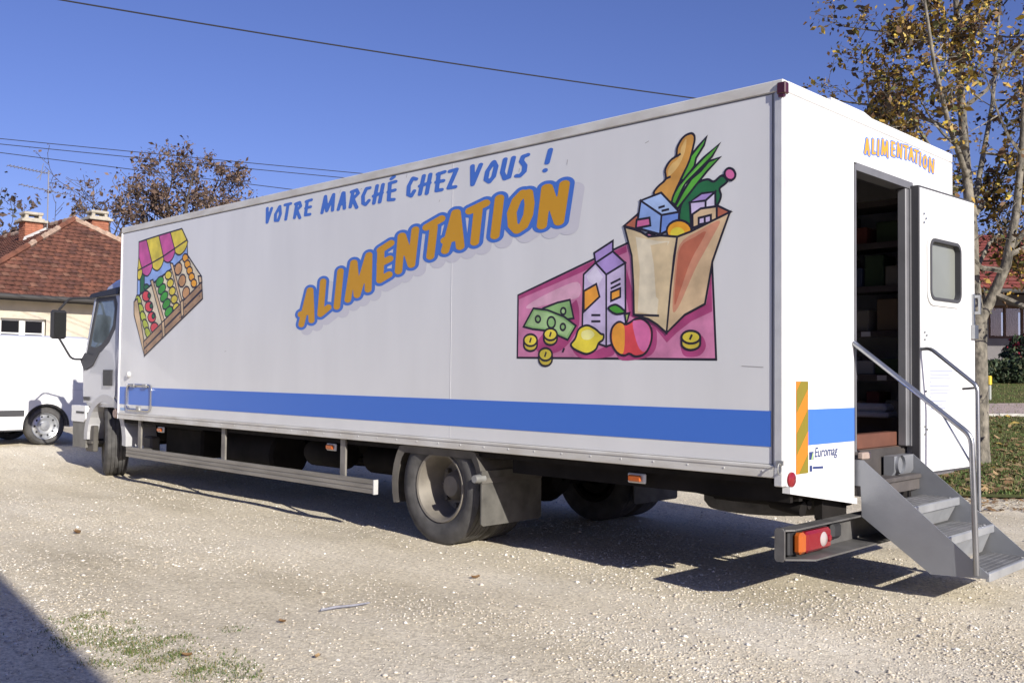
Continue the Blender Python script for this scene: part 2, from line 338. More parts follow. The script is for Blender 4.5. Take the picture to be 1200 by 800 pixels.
# ---- printed artwork, metres on the panel: [ink, outline points, 1 outlined / 0 plain / -1 ink line]
GROC=[["pink",[[-2.047,1.861],[-1.086,2.145],[-0.919,2.194],[-0.46,1.994],[-0.429,1.405],[-2.049,1.423]],1],["magenta",[[-2.044,1.857],[-1.346,2.058],[-1.096,2.131],[-1.089,2.088],[-1.346,2.022],[-1.473,1.982],[-2.043,1.831]],0],["magenta",[[-1.036,1.816],[-1.091,1.982],[-1.097,1.819],[-1.065,1.683],[-0.998,1.653],[-0.916,1.631],[-0.851,1.583],[-0.779,1.509],[-0.708,1.567],[-0.602,1.634],[-0.457,1.687],[-0.464,1.901],[-0.497,1.732],[-0.647,1.668],[-0.779,1.568],[-0.883,1.643]],0],["magenta",[[-1.149,1.522],[-1.097,1.55],[-1.021,1.58],[-0.945,1.602],[-0.891,1.61],[-0.865,1.599],[-0.854,1.574],[-0.853,1.544],[-0.853,1.517],[-0.856,1.496],[-0.863,1.474],[-0.874,1.455],[-0.89,1.439],[-0.911,1.427],[-0.936,1.418],[-0.965,1.412],[-0.996,1.407],[-1.034,1.403],[-1.079,1.4],[-1.12,1.401],[-1.148,1.411],[-1.166,1.431],[-1.175,1.461],[-1.171,1.493]],0],["magenta",[[-0.662,1.501],[-0.638,1.516],[-0.603,1.533],[-0.568,1.546],[-0.541,1.55],[-0.523,1.542],[-0.51,1.525],[-0.502,1.504],[-0.499,1.486],[-0.503,1.471],[-0.512,1.455],[-0.525,1.44],[-0.541,1.43],[-0.561,1.423],[-0.586,1.42],[-0.611,1.42],[-0.631,1.421],[-0.645,1.425],[-0.656,1.432],[-0.664,1.44],[-0.669,1.45],[-0.673,1.461],[-0.676,1.474],[-0.673,1.488]],0],["magenta",[[-1.558,1.771],[-1.527,1.794],[-1.513,1.804],[-1.506,1.803],[-1.5,1.791],[-1.49,1.764],[-1.482,1.723],[-1.479,1.677],[-1.484,1.637],[-1.5,1.601],[-1.525,1.566],[-1.555,1.533],[-1.584,1.507],[-1.611,1.486],[-1.64,1.471],[-1.67,1.46],[-1.702,1.452],[-1.741,1.449],[-1.786,1.45],[-1.827,1.455],[-1.855,1.465],[-1.87,1.479],[-1.876,1.497],[-1.868,1.522],[-1.84,1.556],[-1.782,1.606],[-1.7,1.669],[-1.618,1.729]],0],["magenta",[[-1.54,1.484],[-1.526,1.478],[-1.499,1.461],[-1.464,1.445],[-1.425,1.439],[-1.375,1.451],[-1.315,1.472],[-1.259,1.493],[-1.218,1.502],[-1.195,1.493],[-1.183,1.475],[-1.182,1.454],[-1.19,1.438],[-1.212,1.428],[-1.247,1.422],[-1.287,1.418],[-1.327,1.415],[-1.366,1.414],[-1.409,1.414],[-1.449,1.417],[-1.482,1.423],[-1.507,1.437],[-1.528,1.457],[-1.54,1.475]],0],["rose",[[-1.953,1.788],[-1.917,1.805],[-1.861,1.827],[-1.798,1.85],[-1.737,1.869],[-1.674,1.888],[-1.606,1.907],[-1.544,1.921],[-1.501,1.923],[-1.477,1.907],[-1.467,1.878],[-1.47,1.846],[-1.486,1.823],[-1.517,1.812],[-1.564,1.807],[-1.62,1.804],[-1.676,1.799],[-1.738,1.789],[-1.808,1.778],[-1.873,1.769],[-1.921,1.764],[-1.951,1.764],[-1.967,1.768],[-1.968,1.776]],0],["lilac",[[-1.447,1.969],[-1.346,2.038],[-1.256,1.956],[-1.252,1.491],[-1.457,1.549]],1],["lilac",[[-1.256,1.956],[-1.102,2.02],[-1.095,1.531],[-1.252,1.491]],1],["purple",[[-1.346,2.038],[-1.203,2.102],[-1.102,2.02],[-1.256,1.956]],1],["purple",[[-1.358,2.104],[-1.203,2.17],[-1.203,2.102],[-1.346,2.038]],1],["lilac2",[[-1.423,1.956],[-1.346,2.016],[-1.283,1.942],[-1.331,1.88],[-1.401,1.917]],0],["orange",[[-1.443,1.859],[-1.338,1.9],[-1.31,1.815],[-1.442,1.723]],1],["orange",[[-1.215,1.84],[-1.14,1.861],[-1.14,1.806],[-1.215,1.783]],1],["ink",[[-1.378,1.698],[-1.302,1.695]],-1],["ink",[[-1.378,1.657],[-1.301,1.655]],-1],["ink",[[-1.219,1.895],[-1.138,1.922]],-1],["ink",[[-1.218,1.863],[-1.138,1.891]],-1],["green1",[[-1.804,1.761],[-1.676,1.793],[-1.565,1.807],[-1.53,1.682],[-1.63,1.674],[-1.781,1.736]],1],["green2",[[-1.601,1.732],[-1.602,1.724],[-1.606,1.718],[-1.612,1.713],[-1.619,1.711],[-1.627,1.711],[-1.634,1.714],[-1.64,1.719],[-1.644,1.726],[-1.645,1.734],[-1.644,1.741],[-1.64,1.748],[-1.635,1.753],[-1.627,1.755],[-1.62,1.755],[-1.612,1.752],[-1.606,1.747],[-1.602,1.74]],1],["green1",[[-1.991,1.639],[-1.898,1.763],[-1.766,1.746],[-1.615,1.696],[-1.51,1.632],[-1.581,1.54],[-1.764,1.605],[-1.904,1.62]],1],["green2",[[-1.954,1.65],[-1.885,1.744],[-1.766,1.728],[-1.63,1.681],[-1.541,1.629],[-1.592,1.564],[-1.757,1.622],[-1.888,1.637]],0],["green1",[[-1.831,1.686],[-1.833,1.678],[-1.837,1.672],[-1.843,1.667],[-1.85,1.664],[-1.858,1.665],[-1.866,1.668],[-1.872,1.673],[-1.876,1.68],[-1.878,1.688],[-1.877,1.696],[-1.873,1.702],[-1.866,1.707],[-1.859,1.71],[-1.851,1.709],[-1.843,1.706],[-1.837,1.701],[-1.833,1.694]],1],["green1",[[-1.603,1.627],[-1.604,1.619],[-1.608,1.613],[-1.614,1.608],[-1.621,1.605],[-1.629,1.605],[-1.636,1.608],[-1.642,1.613],[-1.646,1.62],[-1.647,1.628],[-1.646,1.635],[-1.642,1.642],[-1.636,1.647],[-1.629,1.649],[-1.621,1.649],[-1.614,1.646],[-1.608,1.641],[-1.604,1.634]],1],["green1",[[-1.694,1.659],[-1.696,1.646],[-1.702,1.635],[-1.712,1.627],[-1.723,1.623],[-1.736,1.623],[-1.748,1.628],[-1.758,1.637],[-1.764,1.648],[-1.767,1.662],[-1.764,1.675],[-1.758,1.686],[-1.749,1.694],[-1.737,1.698],[-1.724,1.698],[-1.712,1.693],[-1.703,1.684],[-1.696,1.672]],1],["gold2",[[-1.986,1.545],[-1.986,1.51],[-1.983,1.497],[-1.974,1.485],[-1.959,1.476],[-1.942,1.47],[-1.922,1.468],[-1.903,1.47],[-1.885,1.475],[-1.872,1.484],[-1.863,1.496],[-1.86,1.508],[-1.86,1.542]],1],["gold",[[-1.86,1.542],[-1.864,1.528],[-1.875,1.516],[-1.891,1.507],[-1.912,1.503],[-1.933,1.503],[-1.954,1.508],[-1.971,1.518],[-1.982,1.53],[-1.986,1.545],[-1.983,1.559],[-1.972,1.571],[-1.955,1.58],[-1.935,1.584],[-1.913,1.584],[-1.892,1.579],[-1.875,1.569],[-1.864,1.557]],1],["ink",[[-1.93,1.527],[-1.916,1.56]],-1],["gold2",[[-1.798,1.581],[-1.797,1.549],[-1.794,1.537],[-1.785,1.525],[-1.772,1.516],[-1.755,1.51],[-1.736,1.508],[-1.717,1.509],[-1.7,1.515],[-1.687,1.524],[-1.679,1.535],[-1.676,1.547],[-1.676,1.578]],1],["gold",[[-1.676,1.578],[-1.68,1.565],[-1.69,1.553],[-1.706,1.544],[-1.726,1.54],[-1.747,1.54],[-1.767,1.545],[-1.783,1.555],[-1.794,1.567],[-1.798,1.581],[-1.794,1.595],[-1.784,1.607],[-1.768,1.615],[-1.748,1.62],[-1.727,1.619],[-1.707,1.614],[-1.691,1.605],[-1.68,1.592]],1],["ink",[[-1.744,1.564],[-1.73,1.596]],-1],["gold2",[[-1.842,1.444],[-1.842,1.408],[-1.839,1.395],[-1.83,1.383],[-1.816,1.373],[-1.799,1.367],[-1.78,1.365],[-1.761,1.367],[-1.744,1.373],[-1.731,1.383],[-1.722,1.395],[-1.72,1.408],[-1.72,1.444]],1],["gold",[[-1.72,1.444],[-1.723,1.429],[-1.734,1.416],[-1.75,1.407],[-1.77,1.402],[-1.791,1.402],[-1.811,1.407],[-1.827,1.417],[-1.838,1.43],[-1.842,1.444],[-1.839,1.459],[-1.828,1.472],[-1.812,1.481],[-1.792,1.486],[-1.771,1.486],[-1.751,1.481],[-1.734,1.471],[-1.724,1.458]],1],["ink",[[-1.788,1.427],[-1.774,1.461]],-1],["gold2",[[-0.671,1.54],[-0.671,1.501],[-0.668,1.489],[-0.658,1.479],[-0.643,1.47],[-0.624,1.464],[-0.604,1.462],[-0.583,1.464],[-0.565,1.469],[-0.55,1.477],[-0.541,1.488],[-0.538,1.499],[-0.538,1.537]],1],["gold",[[-0.538,1.537],[-0.542,1.524],[-0.553,1.513],[-0.571,1.505],[-0.592,1.501],[-0.615,1.501],[-0.637,1.506],[-0.655,1.515],[-0.667,1.527],[-0.671,1.54],[-0.667,1.553],[-0.656,1.564],[-0.638,1.573],[-0.616,1.577],[-0.593,1.576],[-0.571,1.571],[-0.553,1.562],[-0.542,1.551]],1],["ink",[[-0.612,1.524],[-0.596,1.554]],-1],["ink",[[-1.625,1.457],[-1.61,1.485]],-1],["lemon",[[-1.548,1.515],[-1.541,1.522],[-1.532,1.53],[-1.521,1.539],[-1.512,1.55],[-1.505,1.564],[-1.5,1.58],[-1.493,1.596],[-1.484,1.609],[-1.469,1.619],[-1.451,1.626],[-1.431,1.631],[-1.413,1.632],[-1.394,1.629],[-1.376,1.622],[-1.358,1.614],[-1.342,1.606],[-1.33,1.598],[-1.319,1.59],[-1.309,1.582],[-1.3,1.576],[-1.292,1.572],[-1.284,1.571],[-1.277,1.57],[-1.273,1.567],[-1.272,1.56],[-1.272,1.551],[-1.275,1.542],[-1.279,1.535],[-1.286,1.529],[-1.295,1.525],[-1.305,1.52],[-1.314,1.514],[-1.32,1.504],[-1.325,1.493],[-1.331,1.481],[-1.341,1.471],[-1.355,1.462],[-1.373,1.454],[-1.392,1.448],[-1.411,1.445],[-1.429,1.446],[-1.447,1.45],[-1.465,1.456],[-1.482,1.462],[-1.499,1.468],[-1.515,1.475],[-1.529,1.482],[-1.54,1.49],[-1.546,1.496],[-1.55,1.502],[-1.55,1.508]],1],["lemon2",[[-1.455,1.592],[-1.441,1.598],[-1.422,1.602],[-1.401,1.603],[-1.384,1.601],[-1.371,1.596],[-1.359,1.587],[-1.351,1.577],[-1.349,1.568],[-1.355,1.559],[-1.367,1.55],[-1.383,1.541],[-1.398,1.537],[-1.412,1.536],[-1.429,1.538],[-1.444,1.542],[-1.454,1.549],[-1.46,1.558],[-1.463,1.571],[-1.461,1.583]],0],["red",[[-1.09,1.629],[-1.107,1.632],[-1.122,1.639],[-1.136,1.646],[-1.15,1.647],[-1.166,1.642],[-1.181,1.633],[-1.195,1.62],[-1.205,1.605],[-1.211,1.587],[-1.214,1.566],[-1.213,1.544],[-1.21,1.523],[-1.203,1.504],[-1.192,1.485],[-1.179,1.468],[-1.166,1.454],[-1.152,1.445],[-1.136,1.439],[-1.12,1.435],[-1.106,1.433],[-1.094,1.434],[-1.084,1.438],[-1.074,1.443],[-1.064,1.444],[-1.052,1.441],[-1.04,1.434],[-1.028,1.429],[-1.013,1.426],[-0.996,1.427],[-0.976,1.43],[-0.956,1.436],[-0.939,1.446],[-0.925,1.46],[-0.913,1.478],[-0.902,1.498],[-0.895,1.518],[-0.891,1.538],[-0.89,1.559],[-0.891,1.579],[-0.896,1.597],[-0.905,1.614],[-0.918,1.629],[-0.933,1.642],[-0.949,1.652],[-0.964,1.658],[-0.98,1.662],[-0.997,1.662],[-1.015,1.661],[-1.033,1.655],[-1.053,1.644],[-1.072,1.635]],1],["orange",[[-1.107,1.619],[-1.115,1.631],[-1.126,1.637],[-1.138,1.64],[-1.15,1.639],[-1.163,1.635],[-1.176,1.627],[-1.188,1.616],[-1.197,1.602],[-1.202,1.586],[-1.204,1.566],[-1.204,1.545],[-1.201,1.526],[-1.195,1.508],[-1.185,1.49],[-1.174,1.475],[-1.163,1.462],[-1.15,1.453],[-1.137,1.445],[-1.124,1.442],[-1.114,1.446],[-1.108,1.458],[-1.105,1.476],[-1.102,1.499],[-1.101,1.521],[-1.101,1.546],[-1.101,1.574],[-1.103,1.599]],0],["hotpink",[[-1.04,1.633],[-1.037,1.647],[-1.029,1.652],[-1.018,1.652],[-1.006,1.652],[-0.994,1.653],[-0.98,1.653],[-0.965,1.651],[-0.952,1.645],[-0.939,1.636],[-0.925,1.624],[-0.914,1.61],[-0.906,1.595],[-0.901,1.578],[-0.899,1.559],[-0.9,1.539],[-0.904,1.521],[-0.91,1.501],[-0.92,1.481],[-0.932,1.464],[-0.944,1.455],[-0.957,1.455],[-0.97,1.461],[-0.984,1.474],[-0.997,1.493],[-1.01,1.523],[-1.024,1.564],[-1.035,1.604]],0],["leaf",[[-1.234,1.741],[-1.226,1.747],[-1.211,1.753],[-1.193,1.757],[-1.177,1.758],[-1.161,1.753],[-1.144,1.744],[-1.128,1.734],[-1.117,1.725],[-1.108,1.719],[-1.102,1.713],[-1.1,1.708],[-1.103,1.704],[-1.114,1.701],[-1.132,1.698],[-1.151,1.697],[-1.168,1.697],[-1.181,1.7],[-1.192,1.704],[-1.203,1.709],[-1.211,1.715],[-1.221,1.721],[-1.229,1.728],[-1.235,1.735]],1],["leaf2",[[-1.103,1.695],[-1.065,1.699],[-1.087,1.636]],1],["rust",[[-1.112,2.257],[-1.005,2.32],[-0.986,2.217]],1],["rust",[[-0.437,2.315],[-0.334,2.261],[-0.47,2.219]],1],["bottle",[[-0.679,2.226],[-0.689,2.247],[-0.691,2.275],[-0.687,2.306],[-0.68,2.333],[-0.668,2.356],[-0.652,2.377],[-0.633,2.396],[-0.617,2.413],[-0.602,2.428],[-0.588,2.44],[-0.575,2.451],[-0.56,2.459],[-0.543,2.465],[-0.526,2.47],[-0.508,2.472],[-0.493,2.472],[-0.48,2.469],[-0.469,2.462],[-0.458,2.455],[-0.446,2.453],[-0.433,2.458],[-0.418,2.469],[-0.404,2.478],[-0.392,2.481],[-0.38,2.476],[-0.368,2.465],[-0.359,2.452],[-0.357,2.441],[-0.365,2.433],[-0.38,2.425],[-0.396,2.417],[-0.407,2.408],[-0.408,2.397],[-0.404,2.385],[-0.399,2.372],[-0.399,2.358],[-0.403,2.344],[-0.41,2.329],[-0.421,2.313],[-0.437,2.296],[-0.461,2.275],[-0.493,2.251],[-0.526,2.228],[-0.559,2.214],[-0.592,2.208],[-0.626,2.208],[-0.657,2.214]],1],["hotpink",[[-0.306,2.489],[-0.302,2.477],[-0.303,2.465],[-0.308,2.455],[-0.317,2.449],[-0.328,2.446],[-0.34,2.448],[-0.353,2.453],[-0.363,2.462],[-0.371,2.474],[-0.374,2.487],[-0.373,2.498],[-0.368,2.508],[-0.359,2.515],[-0.348,2.518],[-0.336,2.516],[-0.323,2.51],[-0.313,2.501]],1],["leaf3",[[-0.684,2.485],[-0.652,2.544],[-0.617,2.622],[-0.55,2.684],[-0.499,2.726],[-0.516,2.679],[-0.572,2.61],[-0.583,2.564],[-0.651,2.495]],1],["leaf3",[[-0.762,2.37],[-0.698,2.458],[-0.617,2.53],[-0.516,2.607],[-0.409,2.671],[-0.46,2.603],[-0.549,2.538],[-0.651,2.466],[-0.72,2.348]],1],["leaf3",[[-0.72,2.336],[-0.663,2.419],[-0.605,2.489],[-0.538,2.528],[-0.482,2.578],[-0.405,2.59],[-0.493,2.522],[-0.582,2.438],[-0.703,2.321]],1],["leaf4",[[-0.73,2.388],[-0.663,2.468],[-0.56,2.551],[-0.493,2.599],[-0.538,2.562],[-0.64,2.484]],0],["bread",[[-0.762,2.362],[-0.787,2.371],[-0.822,2.388],[-0.855,2.408],[-0.876,2.426],[-0.881,2.439],[-0.875,2.451],[-0.864,2.462],[-0.852,2.472],[-0.838,2.482],[-0.82,2.492],[-0.804,2.501],[-0.792,2.512],[-0.79,2.526],[-0.792,2.541],[-0.796,2.557],[-0.795,2.572],[-0.789,2.586],[-0.779,2.6],[-0.768,2.613],[-0.757,2.623],[-0.746,2.63],[-0.734,2.635],[-0.723,2.639],[-0.715,2.646],[-0.711,2.657],[-0.71,2.671],[-0.709,2.685],[-0.705,2.699],[-0.697,2.713],[-0.687,2.727],[-0.676,2.741],[-0.664,2.751],[-0.65,2.759],[-0.634,2.764],[-0.619,2.766],[-0.607,2.766],[-0.597,2.762],[-0.59,2.756],[-0.584,2.747],[-0.582,2.736],[-0.582,2.722],[-0.585,2.707],[-0.59,2.69],[-0.595,2.672],[-0.6,2.654],[-0.607,2.634],[-0.614,2.614],[-0.623,2.594],[-0.634,2.573],[-0.647,2.552],[-0.661,2.531],[-0.675,2.508],[-0.689,2.483],[-0.705,2.456],[-0.72,2.43],[-0.732,2.408],[-0.74,2.39],[-0.744,2.375],[-0.749,2.365]],1],["bread2",[[-0.775,2.561],[-0.771,2.571],[-0.764,2.582],[-0.755,2.592],[-0.745,2.602],[-0.734,2.609],[-0.721,2.614],[-0.709,2.62],[-0.699,2.629],[-0.691,2.643],[-0.686,2.661],[-0.682,2.679],[-0.676,2.694],[-0.667,2.709],[-0.656,2.725],[-0.647,2.736],[-0.641,2.738],[-0.64,2.727],[-0.642,2.707],[-0.646,2.684],[-0.652,2.661],[-0.661,2.641],[-0.672,2.619],[-0.685,2.598],[-0.698,2.58],[-0.714,2.564],[-0.733,2.548],[-0.75,2.536],[-0.763,2.53],[-0.77,2.532],[-0.775,2.54],[-0.776,2.551]],0],["ink",[[-0.715,2.64],[-0.681,2.654]],-1],["ink",[[-0.795,2.515],[-0.754,2.524]],-1],["sky1",[[-0.981,2.403],[-0.821,2.295],[-0.832,2.177],[-1.011,2.234]],1],["sky2",[[-0.981,2.403],[-0.825,2.434],[-0.691,2.3],[-0.821,2.295]],1],["sky3",[[-0.821,2.295],[-0.691,2.3],[-0.696,2.218],[-0.832,2.177]],1],["hotpink",[[-1.011,2.285],[-0.912,2.288],[-0.905,2.239],[-1.017,2.232]],1],["ink",[[-0.845,2.342],[-0.797,2.349]],-1],["ink",[[-0.821,2.32],[-0.765,2.325]],-1],["lilac",[[-0.614,2.35],[-0.503,2.347],[-0.503,2.246],[-0.604,2.218]],1],["purple",[[-0.614,2.35],[-0.531,2.393],[-0.437,2.391],[-0.503,2.347]],1],["lilac2",[[-0.503,2.347],[-0.437,2.391],[-0.435,2.286],[-0.503,2.246]],1],["tan",[[-0.593,2.193],[-0.595,2.275],[-0.537,2.303],[-0.426,2.304],[-0.426,2.229],[-0.514,2.209]],1],["lilac",[[-0.551,2.248],[-0.466,2.257],[-0.466,2.214],[-0.551,2.208]],1],["ink",[[-0.509,2.251],[-0.508,2.211]],-1],["amber",[[-0.601,2.175],[-0.606,2.153],[-0.621,2.134],[-0.645,2.122],[-0.674,2.117],[-0.706,2.119],[-0.736,2.13],[-0.76,2.147],[-0.776,2.169],[-0.782,2.192],[-0.777,2.214],[-0.761,2.233],[-0.736,2.245],[-0.707,2.25],[-0.675,2.247],[-0.646,2.236],[-0.622,2.219],[-0.606,2.198]],1],["lemon",[[-0.65,2.165],[-0.653,2.152],[-0.662,2.141],[-0.676,2.133],[-0.693,2.13],[-0.711,2.132],[-0.728,2.138],[-0.742,2.148],[-0.751,2.161],[-0.755,2.175],[-0.752,2.188],[-0.742,2.199],[-0.728,2.206],[-0.711,2.209],[-0.693,2.207],[-0.676,2.201],[-0.662,2.191],[-0.653,2.178]],0],["kraft",[[-1.107,2.249],[-1.036,2.228],[-0.977,2.205],[-0.919,2.17],[-0.822,2.168],[-0.704,2.15],[-0.727,2.035],[-0.749,1.854],[-0.779,1.568],[-0.851,1.622],[-0.916,1.657],[-1.028,1.688],[-1.033,1.87],[-1.048,2.06]],1],["kraft2",[[-1.019,2.179],[-0.854,2.138],[-0.758,2.129],[-0.818,2.042],[-0.836,1.806],[-0.851,1.675],[-0.999,1.707],[-0.984,1.975]],0],["kraft",[[-0.903,2.115],[-0.774,2.124],[-0.789,1.961],[-0.817,1.753],[-0.86,1.794],[-0.877,1.994]],0],["ink",[[-1.028,1.688],[-0.835,1.675]],-1],["tan",[[-0.704,2.15],[-0.604,2.173],[-0.47,2.217],[-0.337,2.26],[-0.396,2.122],[-0.454,1.982],[-0.505,1.733],[-0.647,1.674],[-0.779,1.568],[-0.749,1.854]],1],["rustlight",[[-0.688,2.097],[-0.659,2.127],[-0.622,2.146],[-0.582,2.16],[-0.544,2.174],[-0.503,2.191],[-0.46,2.207],[-0.424,2.218],[-0.404,2.217],[-0.405,2.201],[-0.422,2.173],[-0.445,2.139],[-0.469,2.103],[-0.492,2.068],[-0.518,2.03],[-0.546,1.99],[-0.573,1.946],[-0.6,1.896],[-0.629,1.84],[-0.656,1.787],[-0.678,1.747],[-0.697,1.718],[-0.713,1.698],[-0.725,1.69],[-0.733,1.697],[-0.736,1.725],[-0.735,1.771],[-0.731,1.825],[-0.726,1.879],[-0.721,1.934],[-0.716,1.994],[-0.706,2.051]],0],["rust",[[-0.68,2.083],[-0.658,2.106],[-0.629,2.12],[-0.6,2.13],[-0.574,2.138],[-0.548,2.15],[-0.523,2.161],[-0.504,2.165],[-0.499,2.157],[-0.513,2.131],[-0.541,2.091],[-0.575,2.045],[-0.603,2.0],[-0.625,1.955],[-0.645,1.908],[-0.663,1.862],[-0.679,1.824],[-0.693,1.79],[-0.706,1.758],[-0.716,1.737],[-0.722,1.736],[-0.723,1.762],[-0.721,1.81],[-0.716,1.866],[-0.71,1.917],[-0.706,1.962],[-0.701,2.008],[-0.694,2.05]],0]]
